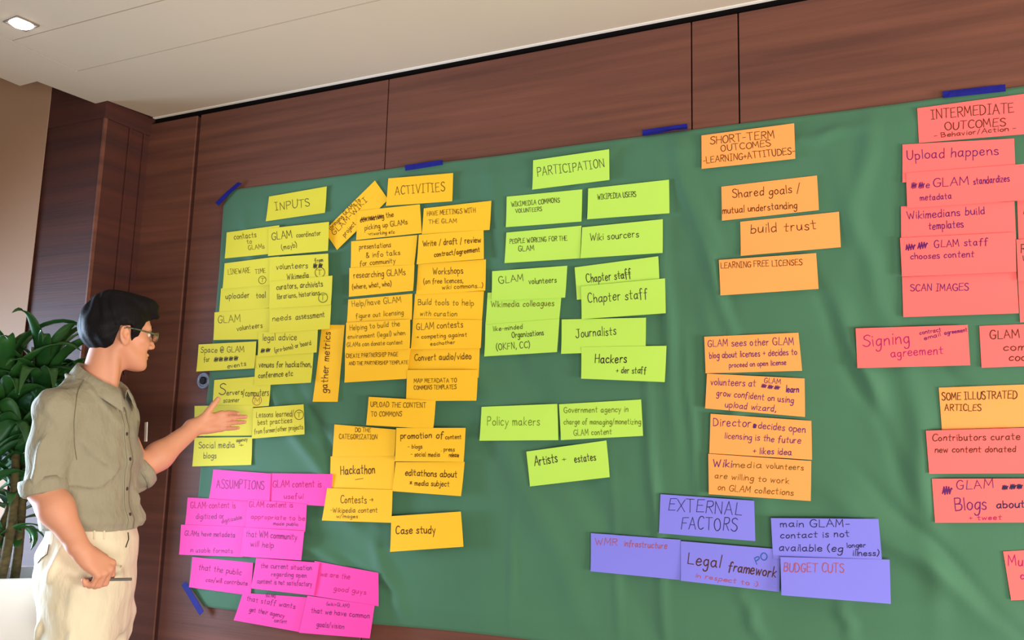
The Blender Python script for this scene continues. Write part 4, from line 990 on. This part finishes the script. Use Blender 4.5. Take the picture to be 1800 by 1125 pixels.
# sideburn
# glasses
GL = mat('glasses_frame', s2l((86, 96, 70)), 0.35, 0.5, noise=0.4, nscale=(90, 90, 90)); LENS = mat('lens', (0.9, 0.95, 0.92), 0.05, 0.5, trans=0.95)
g = MB()
for sgn in (1, -1):
    g.tube([HFr.w(x, sgn * y, z) for x, y, z in ((-.012, .083, .022), (.0, .0835, .026), (.04, .081, .025), (.085, .071, .022), (.104, .064, .021))], [.0018, .002, .0024, .0030, .0036], 8)
    ringp = []
    for k in range(25):
        w = 2 * math.pi * k / 24; cx, cz = math.cos(w), math.sin(w)
        ex = abs(cx) ** .7 * (1 if cx > 0 else -1); ez = abs(cz) ** .7 * (1 if cz > 0 else -1)
        yy = .036 + .027 * ex; ringp.append(HFr.w(.112 - .12 * (yy - .03) ** 1 * 1.0 * .9, sgn * yy, .016 + .0155 * ez))
    g.tube(ringp, .0022, 6, cap=False)
g.tube([HFr.w(.113, .010, .022), HFr.w(.119, 0, .025), HFr.w(.113, -.010, .022)], .0022, 6)
gl = g.build('glasses', GL, person, smooth=True); gl['label'] = 'thin speckled green glasses'
for sgn in (1, -1):
    b = MB(); ringp = []
    for k in range(24):
        w = 2 * math.pi * k / 24; cx, cz = math.cos(w), math.sin(w)
        ex = abs(cx) ** .7 * (1 if cx > 0 else -1); ez = abs(cz) ** .7 * (1 if cz > 0 else -1)
        yy = .036 + .0255 * ex; ringp.append(HFr.w(.112 - .108 * (yy - .03), sgn * yy, .016 + .014 * ez))
    b.v = [tuple(x) for x in ringp] + [tuple(np.array(x) - HFr.m[0] * .0012) for x in ringp]
    b.f = [tuple(range(24)), tuple(range(47, 23, -1))] + [(i, i + 24, (i + 1) % 24 + 24, (i + 1) % 24) for i in range(24)]
    b.build('lens', LENS, gl)
b = MB()
for sgn in (1, -1):
    b.tube([HFr.w(x, sgn * y, z) for x, y, z in ((.101, .014, .043), (.098, .030, .047), (.088, .046, .043))], [.003, .004, .002], 8)
b.build('eyebrows', HAIRM, person, smooth=True)

# ---- shirt
# centre line px, half forward, half sideways by image row
ROWS = [(640, 160, .060, .060), (668, 164, .070, .085), (690, 163, .085, .140), (712, 160, .105, .175), (740, 158, .122, .184), (780, 158, .132, .184), (820, 157, .132, .178), (860, 156, .130, .172),
        (895, 157, .134, .174), (915, 159, .140, .180), (932, 160, .130, .170)]
row_z = np.array([at_v(px, py, 0)[2] for py, px, a, s in ROWS])
row_c = np.array([(at_v(px, py, 0) - FEET) for py, px, a, s in ROWS])
row_a = np.array([r[2] for r in ROWS]); row_s = np.array([r[3] for r in ROWS])
oz = np.argsort(row_z)


def trow(z):
    cx = np.interp(z, row_z[oz], row_c[oz, 0]); cy = np.interp(z, row_z[oz], row_c[oz, 1])
    return np.stack([cx, cy], -1) + FEET[:2], np.interp(z, row_z[oz], row_a[oz]), np.interp(z, row_z[oz], row_s[oz])


def crease(x, k): return np.exp(-(np.sin(x) / k) ** 2)


def fold_field(a, s, u):
    """narrow creases and soft hollows running in a few drag directions"""
    w1 = 1.1 * np.sin(7 * a + 5 * u) + .8 * np.sin(9 * s - 6 * u + 1); w2 = np.sin(13 * u - 9 * s) + .7 * np.sin(16 * a + 4)
    m1 = np.clip(.45 + .8 * np.sin(7 * a - 9 * s + 8 * u + 3.4), 0, 1); m2 = np.clip(.4 + .8 * np.sin(10 * u - 8 * s + 3 + w1), 0, 1); m3 = np.clip(.3 + .9 * np.sin(13 * a + 11 * u - 5 * s), 0, 1)
    f = .0095 * m1 * crease(10 * u + 9 * a - 4 * s + .9 * w1 + 1.2, .24) + .0120 * m2 * crease(13 * a - 11 * u + 7 * s + 1.1 * w1 + 2, .24) + .0085 * m3 * crease(19 * u + 6 * a + 9 * s + 1.2 * w2, .24)
    f = f + .0050 * m1 * crease(31 * a + 17 * u + 1.5 * w2, .3)
    return .004 - np.minimum(f, .017) + .0018 * np.sin(31 * u - 25 * a + 18 * s + 2.1 * w1)


def wrinkle(p, k=1.0):
    q = TB.loc(p); return fold_field(q[:, 0], q[:, 1], q[:, 2])


CUFF_N = ELN + (ELN - SHN) / np.linalg.norm(ELN - SHN) * .000
UN = (ELN - SHN) / np.linalg.norm(ELN - SHN); UF = (ELF - SHF) / np.linalg.norm(ELF - SHF)
AX_N = UN * .86 + (WRN - ELN) / np.linalg.norm(WRN - ELN) * .52; AX_N /= np.linalg.norm(AX_N)
UFO = (WRF - ELF) / np.linalg.norm(WRF - ELF)
COLC = NB + UP * .042 - TF * .006


def shirt_sdf(p):
    z = p[:, 2]; c, a, s = trow(z)
    rx = (p[:, :2] - c) @ TF[:2]; ry = (p[:, :2] - c) @ TR[:2]
    pw = 2.25
    k = ((np.abs(rx) / a) ** pw + (np.abs(ry) / s) ** pw) ** (1 / pw)
    d = (k - 1) * np.minimum(a, s) * 1.0
    # shoulders
    for S in (SHN, SHF):
        d = smin(d, cone(p, NB - UP * .055, S + UP * .002, .068, .058), .045)
    d = smax(d, p[:, 2] - NB[2] - .052 + .5 * np.clip((p - NB) @ TF, 0, .2), .006)
    # sleeves, each cut open at its cuff
    e1 = ELN + AX_N * .004
    sl = smin(cone(p, SHN, SHN + (e1 - SHN) * .55, .063, .065), cone(p, SHN + (e1 - SHN) * .5, e1, .065, .0605), .02)
    sl = smax(sl, (p - e1) @ AX_N - .012, .004)
    d = smin(d, sl, .022)
    eF = ELF + UFO * .012
    sl = smax(cone(p, SHF, ELF, .066, .060), (p - eF) @ UFO, .004)
    d = smin(d, sl, .025)
    w = wrinkle(p)
    # long drag folds from the armpit and around the waist
    q = TB.loc(p)
    w = w + .0045 * np.exp(-((q[:, 2] - 1.10) / .05) ** 2) * np.sin(60 * q[:, 2] + 8 * q[:, 0])
    d = d + w
    # open ends: hem, cuffs and neck
    d = smax(d, row_z.min() + .004 + .006 * np.sin(22 * q[:, 0] + 9 * q[:, 1]) - p[:, 2], .006)
    d = smax(d, -cone(p, COLC - UP * .045, COLC + UP * .14 + HF * .02, .061, .072), .004)
    # v opening at the throat
    vo = COLC + TF * .078 - UP * .070
    d = smax(d, -cone(p, vo + UP * .06, vo - UP * .055 + TF * .03, .032, .006), .004)
    return d


slo = np.array([SHN, SHF, ELN, ELF, NB]).min(0) - .2; shi = np.array([SHN, SHF, ELN, ELF, NB]).max(0) + .2
slo[2] = row_z.min() - .03; shi[2] = NB[2] + .12
shirt = sculpt('shirt', shirt_sdf, slo, shi, 0.0044, SHIRT, person, 1); shirt['label'] = 'olive grey linen shirt with rolled sleeves'


# rolled cuffs
def cuff(c, ax, r, wd, name='cuff'):
    x = np.cross(ax, VH); x /= np.linalg.norm(x); y = np.cross(ax, x)
    prof = [(-wd, r - .005), (-wd, r + .003), (-wd * .4, r + .0055), (wd * .2, r + .005), (wd * .75, r + .002), (wd, r - .003), (wd * .7, r - .009), (0, r - .010)]
    G = np.zeros((len(prof), 41, 3))
    for i, (h, rr) in enumerate(prof):
        for k in range(41):
            w = 2 * math.pi * k / 40; rk = rr + .0025 * math.sin(3 * w + 40 * h) + .0015 * math.sin(7 * w)
            G[i, k] = c + ax * h + rk * (x * math.cos(w) + y * math.sin(w))
    b = MB(); b.grid(G); return b.build(name, SHIRT, shirt, smooth=True)


cuff(ELN - AX_N * .002, AX_N, .0605, .024)
cuff(ELF + UFO * .002, UFO, .058, .020)


# collar: stand and falling leaf round the neck
def collar():
    n = 61
    rows = [(-.004, .0, .060), (.0, .022, .059), (.003, .040, .062), (.006, .041, .066), (.010, .022, .078), (.013, .0, .090), (.0145, -.010, .095), (.012, -.0105, .094), (.006, .018, .073), (.002, .034, .063)]
    G = np.zeros((len(rows), n, 3))
    for k in range(n):
        th = R(-158 + 316 * k / (n - 1))        # 0 at the nape, ends at the throat
        fwd = (1 - math.cos(th)) / 2            # 0 nape .. 1 throat
        dirn = -TF * math.cos(th) + TR * math.sin(th)
        tip = max(0, (abs(math.degrees(th)) - 95) / 63) ** 1.5
        for i, (o, h, r) in enumerate(rows):
            drop = .078 * fwd ** 1.2
            leaf = 1 if 4 <= i <= 8 else 0
            hh = h * (1 - .15 * fwd) - drop - leaf * tip * .034 * min(1, (i - 3) / 3 if i < 7 else (9 - i) / 2)
            rr = r + .014 * fwd + (leaf * tip * .006)
            G[i, k] = COLC + UP * (hh + .012) + dirn * rr + TF * (.006 + .018 * fwd)
    b = MB(); b.grid(G)
    m = len(rows)
    b.f.append(tuple(i * n for i in range(m - 1, -1, -1))); b.f.append(tuple(i * n + n - 1 for i in range(m)))
    return b.build('collar', SHIRT, shirt, smooth=True)


collar()


def front_pt(z, ang=0.0, out=0.0):
    """point on the shirt front at height z, ang radians round from the middle towards the near side"""
    c, a, s = trow(np.array([z])); a, s = a[0], s[0]
    x = math.cos(ang); y = math.sin(ang); k = ((abs(x) / a) ** 2.25 + (abs(y) / s) ** 2.25) ** (-1 / 2.25)
    p = np.array([c[0][0], c[0][1], z]) + TF * x * k + TR * y * k
    for _ in range(4):
        e = shirt_sdf(p[None])[0]; p = p - (TF * x + TR * y) * e * .8
    return p + (TF * x + TR * y) * out


zs = np.linspace(at_v(200, 716, 0)[2], at_v(240, 926, 0)[2], 30)
G = np.array([[front_pt(z, an, ou) for an, ou in ((-.14, .0002), (-.135, .0022), (-.05, .0034), (.05, .0034), (.135, .0022), (.14, .0002))] for z in zs])
b = MB(); b.grid(G[:, ::-1]); pl = b.build('placket', SHIRT, shirt, smooth=True)
b = MB(); b.tube([front_pt(z, .118, .0030) for z in zs], .0008, 5); b.tube([front_pt(z, -.118, .0030) for z in zs], .0008, 5); b.build('stitching', SEAM, pl)
for py in (722, 764, 807, 858, 902):
    z = at_v(236, py, 0)[2]; c = front_pt(z, .0, .0036); b = MB(); nrm = TF
    b.tube([c - nrm * .001, c + nrm * .0012, c + nrm * .002], [.0058, .0058, .0040], 14); b.build('button', BUTTON, shirt, smooth=False)
# armhole seam and yoke seam
b = MB()
x = np.cross(UN, VH); x /= np.linalg.norm(x); y = np.cross(UN, x)


def onshirt(o, d, tmax=.16):
    """outermost shirt surface point along o + t d"""
    t = tmax
    for _ in range(24):
        e = shirt_sdf((o + d * t)[None])[0]
        if e < .0004: break
        t -= max(e * .7, .0005)
        if t < 0: return None
    return o + d * t


seam = []
for w in np.linspace(-.3 * math.pi, .95 * math.pi, 26):
    d = -VH * math.cos(w - .5 * math.pi) + (WH * .0 + UP) * math.sin(w - .5 * math.pi) * -1
    d = d + TF * .35; d /= np.linalg.norm(d)
    q = onshirt(SHN - TR * .055 - UP * .012, d)
    if q is not None: seam.append(q + d * .0002)
if len(seam) > 3:
    b.tube(seam, .0013, 5); b.build('armhole_seam', SEAM, shirt)

# ---- trousers
HIPC = at_v(157, 985, 0); 
HIPZ = HIPC[2]
wz = at_v(160, 936, 0)[2]
HN = at_v(142, 1040, -.075); HFj = at_v(170, 1040, .085)
KN = v3(*(HN + PF * .035)[:2], .50); KF = v3(*(HFj + PF * .030)[:2], .50)
AN = v3(*(HN - PF * .005)[:2], .05); AF = v3(*(HFj + PF * .02)[:2], .05)
PT = [(925, 163, .118, .158), (945, 164, .125, .166), (975, 158, .138, .168), (1005, 154, .142, .168), (1040, 152, .140, .165), (1075, 150, .132, .160), (1110, 148, .122, .15)]
p_z = np.array([at_v(r[1], r[0], 0)[2] for r in PT]); p_c = np.array([at_v(r[1], r[0], 0) for r in PT]); po = np.argsort(p_z)
p_a = np.array([r[2] for r in PT]); p_s = np.array([r[3] for r in PT])


def pants_sdf(p):
    z = p[:, 2]
    cx = np.interp(z, p_z[po], p_c[po, 0]); cy = np.interp(z, p_z[po], p_c[po, 1]); a = np.interp(z, p_z[po], p_a[po]); s = np.interp(z, p_z[po], p_s[po])
    rx = (p[:, 0] - cx) * PF[0] + (p[:, 1] - cy) * PF[1]; ry = (p[:, 0] - cx) * PR[0] + (p[:, 1] - cy) * PR[1]
    k = ((np.abs(rx) / a) ** 2.2 + (np.abs(ry) / s) ** 2.2) ** (1 / 2.2); d = (k - 1) * np.minimum(a, s)
    d = smax(d, p_z.min() - .02 - z, .03); d = smax(d, z - p_z.max(), .004)
    for H, Kn, An in ((HN, KN, AN), (HFj, KF, AF)):
        l = cone(p, H, Kn, .108, .078); l = smin(l, cone(p, Kn, An + UP * .03, .078, .066), .03); d = smin(d, l, .035)
    d = smin(d, ell(p, at_v(118, 1005, -.02), v3(.080, .085, .10)), .05)      # seat
    q = TB.loc(p); aa, ss, u = q[:, 0], q[:, 1], q[:, 2]
    w1 = np.sin(8 * aa + 6 * u + 1) + .6 * np.sin(12 * ss - 7 * u)
    m1 = np.clip(.6 + .7 * np.sin(7 * aa + 5 * u + 6 * ss), 0, 1); m2 = np.clip(.4 + .8 * np.sin(12 * u - 6 * aa + 2 * w1), 0, 1)
    n = .005 - 0.019 * m1 * crease(12 * aa - 10 * u + 4 * ss + .8 * w1, .34) - 0.013 * m2 * crease(19 * aa - 13 * u + w1 + 2, .30) + .0015 * np.sin(50 * u + 22 * aa + 2 * w1)
    n = n * np.clip((wz - z) / .10, .10, 1)
    d = d + n
    d = smax(d, .035 - z, .004)
    return d


plo = np.array([HN, HFj, KN, KF]).min(0) - .25; phi = np.array([HN, HFj, KN, KF]).max(0) + .25; plo[2] = 0.0; phi[2] = p_z.max() + .03
pants = sculpt('trousers', pants_sdf, plo, phi, 0.006, CHINO, person, 1); pants['label'] = 'cream cotton trousers'


def onpants(px, py, dv=-.4):
    """trouser surface seen at image position (px, py)"""
    d = ray(px, py); d = d / np.linalg.norm(d); p = at_v(px, py, dv)
    for _ in range(60):
        e = pants_sdf(p[None])[0]
        if e < .0005: return p - d * .0008
        p = p + d * max(e * .6, .0006)
    return None


CHINO_D = mat('pocket_shadow_lining', s2l((70, 62, 52)), 0.9, 0.1)


def pline(pts_px, r, material, name):
    L = []
    for (x0, y0), (x1, y1) in zip(pts_px[:-1], pts_px[1:]):
        for t in np.linspace(0, 1, 8):
            q = onpants(x0 + (x1 - x0) * t, y0 + (y1 - y0) * t)
            if q is not None: L.append(q)
    if len(L) > 2:
        b = MB(); b.tube(L, r, 6); return b.build(name, material, pants)


pline([(86, 957), (83, 974), (72, 982), (66, 990)], .0011, CHINO_D, 'back_pocket')
pline([(225, 936), (226, 948), (221, 962)], .0020, CHINO_D, 'front_pocket')
pline([(228, 940), (221, 970), (211, 1003), (200, 1030)], .0014, CHINO, 'pocket_edge')
for px in (183, 166):
    pline([(px, 932), (px, 948)], .0032, CHINO, 'belt_loop')

# ---- shoes (below the frame, so that he stands on the floor)
SHOE = mat('brown_leather', (0.05, 0.025, 0.012), 0.4, 0.4)
for A in (AN, AF):
    def shoe_sdf(p, A=A):
        q = Frame(v3(A[0], A[1], 0), PF, PR).loc(p)
        d = ell(q, v3(.02, 0, .05), v3(.085, .045, .06)); d = smin(d, ell(q, v3(.11, 0, .035), v3(.09, .046, .040)), .03)
        d = smax(d, .002 - q[:, 2], .004); return d
    sculpt('shoe', shoe_sdf, v3(A[0] - .24, A[1] - .24, -.02), v3(A[0] + .24, A[1] + .24, .14), .008, SHOE, person, 1)

# ---- pen held in the lowered hand
PEN = mat('pen_barrel', s2l((120, 118, 120)), 0.3, 0.5, metal=0.5); PENT = mat('pen_tip', (0.02, 0.02, 0.025), 0.4, 0.4)
q0 = NF.w(.0, 0, 0)
_g = NF.w(.090, -.012, -.030); _k = (_g - FEET) @ VH
pd0 = at_v(143, 1019.5, _k + .01); pd1 = at_v(232, 1018, _k - .01)
pen = MB().tube([pd0 + (pd1 - pd0) * .05, pd0 + (pd1 - pd0) * .1, pd1 - (pd1 - pd0) * .02, pd1], [.0030, .0045, .0045, .0036], 14).build('pen', PEN, smooth=False, origin=(pd0 + pd1) / 2)
tag(pen, 'slim grey pen held level in the person\'s lowered hand', 'pen')
MB().tube([pd0, pd0 + (pd1 - pd0) * .03, pd0 + (pd1 - pd0) * .055], [.0012, .003, .0034], 12).build('tip', PENT, pen)

# ---- name badge edge standing out from the shirt front
BADGE = mat('badge_plastic', (0.85, 0.85, 0.88), 0.3, 0.4)
zb0, zb1 = at_v(253, 776, 0)[2], at_v(253, 742, 0)[2]
bt = front_pt(zb1, -.55, .004); bb = front_pt(zb0, -.55, .006)
BF, BR = ldir(-4)
bt = front_pt(zb1, -.62, .003); bb = v3(bt[0], bt[1], zb0) + TF * .004
Gb = np.array([[bb - BR * .032, bb + BR * .032], [bt - BR * .032, bt + BR * .032]]) + BF * .030
badge = sheet(Gb, BF * .0016).build('name_badge', BADGE, origin=(bt + bb) / 2 + BF * .030)
tag(badge, 'white name badge seen edge on, hanging at the shirt front', 'badge')

# ------------------------------------------------------------------ the plant behind the person
PLV = 0.36
pc = at_v(12, 1018, PLV)
PW = 0.185
top_z = at_v(12, 1018, PLV - PW)[2]
plant_base = v3(pc[0], pc[1], 0.0)
PLF = Frame(plant_base, WH, VH)
POTM = mat('white_lacquer', (0.82, 0.82, 0.84), 0.3, 0.4, noise=0.01, nscale=(2, 2, 2)); SOIL = mat('dark_soil', (0.02, 0.014, 0.010), 0.95, 0.1, noise=0.5, nscale=(60, 60, 60), bump=0.6, bscale=(120, 120, 120))
LEAF = mat('glossy_leaf', s2l((26, 72, 34)), 0.30, 0.5, col2=s2l((54, 104, 46)), nscale=(7, 7, 3)); CANE = mat('cane_bark', s2l((88, 78, 50)), 0.8, 0.2, noise=0.4, nscale=(30, 30, 60), bump=0.5, bscale=(60, 60, 160))


def pbox(lo, hi):
    b = MB().box(lo, hi); b.v = [tuple(PLF.w(*p)) for p in b.v]; return b


planter = empty('planter_box', plant_base); tag(planter, 'tall white square planter box at the lower left', 'planter')
b = MB(); wl = .016
for lo_, hi_ in (((-PW, -PW, 0), (PW, -PW + wl, top_z)), ((-PW, PW - wl, 0), (PW, PW, top_z)), ((-PW, -PW + wl, 0), (-PW + wl, PW - wl, top_z)), ((PW - wl, -PW + wl, 0), (PW, PW - wl, top_z))):
    s_ = pbox(lo_, hi_); b.add(s_.v, s_.f)
bevel(b.build('box', POTM, planter), .003, 2)
n = 15; G = np.zeros((n, n, 3)); rs = random.Random(3)
for i in range(n):
    for j in range(n):
        G[i, j] = PLF.w(-PW + wl + (2 * PW - 2 * wl) * i / (n - 1), -PW + wl + (2 * PW - 2 * wl) * j / (n - 1), top_z - .05 + rs.uniform(0, .012))
b = MB(); b.grid(G); b.build('soil', SOIL, planter, smooth=True)

plant = empty('dracaena_plant', plant_base + UP * (top_z - .05)); tag(plant, 'dark green strap leaved plant in the white planter behind the person', 'plant')
pr = random.Random(21)


def leaf(b, base, az, el, length, width, droop, roll=0.0):
    """arching strap leaf with a shallow keel"""
    n, m = 15, 5
    dirh = WH * math.cos(az) + VH * math.sin(az); side0 = np.cross(dirh, UP); p = np.array(base, float); e = el
    rows = []
    for i in range(n):
        t = i / (n - 1)
        w = width * (min(1, .45 + 2.2 * t) if t < .25 else 1.0) * (1 - max(0, (t - .45) / .55) ** 1.8)
        w = max(w, .0012)
        d = dirh * math.cos(e) + UP * math.sin(e); nu = -dirh * math.sin(e) + UP * math.cos(e)
        rl = roll * t; sd = side0 * math.cos(rl) + nu * math.sin(rl); nn = np.cross(sd, d)
        rows.append([p + sd * w * c / 2 + nn * (abs(c) * w * .16 + .0015 * math.sin(14 * t + 3 * c)) for c in np.linspace(-1, 1, m)])
        p = p + d * length / (n - 1); e -= droop * (.25 + 1.35 * t) / (n - 1) * 1.3
    rows = np.array(rows); vv_ = (rows - FEET) @ VH; sh = np.where(vv_ < .36, (.36 - vv_) * .72, 0); rows = rows + sh[..., None] * VH
    rows[..., 1] = np.minimum(rows[..., 1], Y_COL - .03)
    s = sheet(rows, -UP * .0008); b.add(s.v, s.f)


def crown(top, n, lmin, lmax, width=.054, azr=(0, 2 * math.pi)):
    b = MB()
    for k in range(n):
        az = azr[0] + (azr[1] - azr[0]) * ((k * .618034) % 1) + pr.uniform(-.2, .2)
        f = k / n
        leaf(b, top + UP * pr.uniform(-.06, .02) - UP * .10 * (1 - f), az, R(pr.uniform(20, 45) + 45 * f), pr.uniform(lmin, lmax), width * pr.uniform(.8, 1.15), R(pr.uniform(75, 150)), pr.uniform(-.5, .5))
    return b


HEADS = [((74, 668), .48, 30, .28, .48), ((8, 668), .46, 24, .30, .50), ((30, 760), .42, 24, .28, .44), ((-14, 800), .40, 20, .26, .42), ((34, 850), .46, 22, .18, .32), ((112, 664), .58, 16, .16, .28)]
for i, ((px, py), dv, nl, l0, l1) in enumerate(HEADS):
    top = at_v(px, py, dv)
    if i in (0, 1, 2, 4):
        foot = PLF.w([.02, -.07, -.02, .06, -.10][i], [.02, .05, -.05, .0, -.02][i], top_z - .055)
        mid = (foot + top) / 2 + WH * pr.uniform(-.02, .02) + VH * pr.uniform(-.02, .02)
        L = smooth_poly([foot, foot * .6 + mid * .4 + WH * .004, mid, mid * .4 + top * .6, top - UP * .02], 6)
        b = MB(); b.tube(L, [.017 * (1 + .10 * math.sin(3.1 * k)) * (1 - .25 * k / len(L)) for k in range(len(L))], 10); b.build('cane', CANE, plant, smooth=True)
    o = crown(top, nl, l0, l1).build('foliage', LEAF, plant, smooth=True)
# low leaves at the rim
b = MB()
for k in range(12):
    leaf(b, at_v(pr.uniform(-10, 45), pr.uniform(925, 965), PLV + pr.uniform(-.06, .05)), pr.uniform(0, 6.28), R(pr.uniform(10, 60)), pr.uniform(.14, .24), .036, R(pr.uniform(80, 150)), pr.uniform(-.5, .5))
b.build('foliage', LEAF, plant, smooth=True)
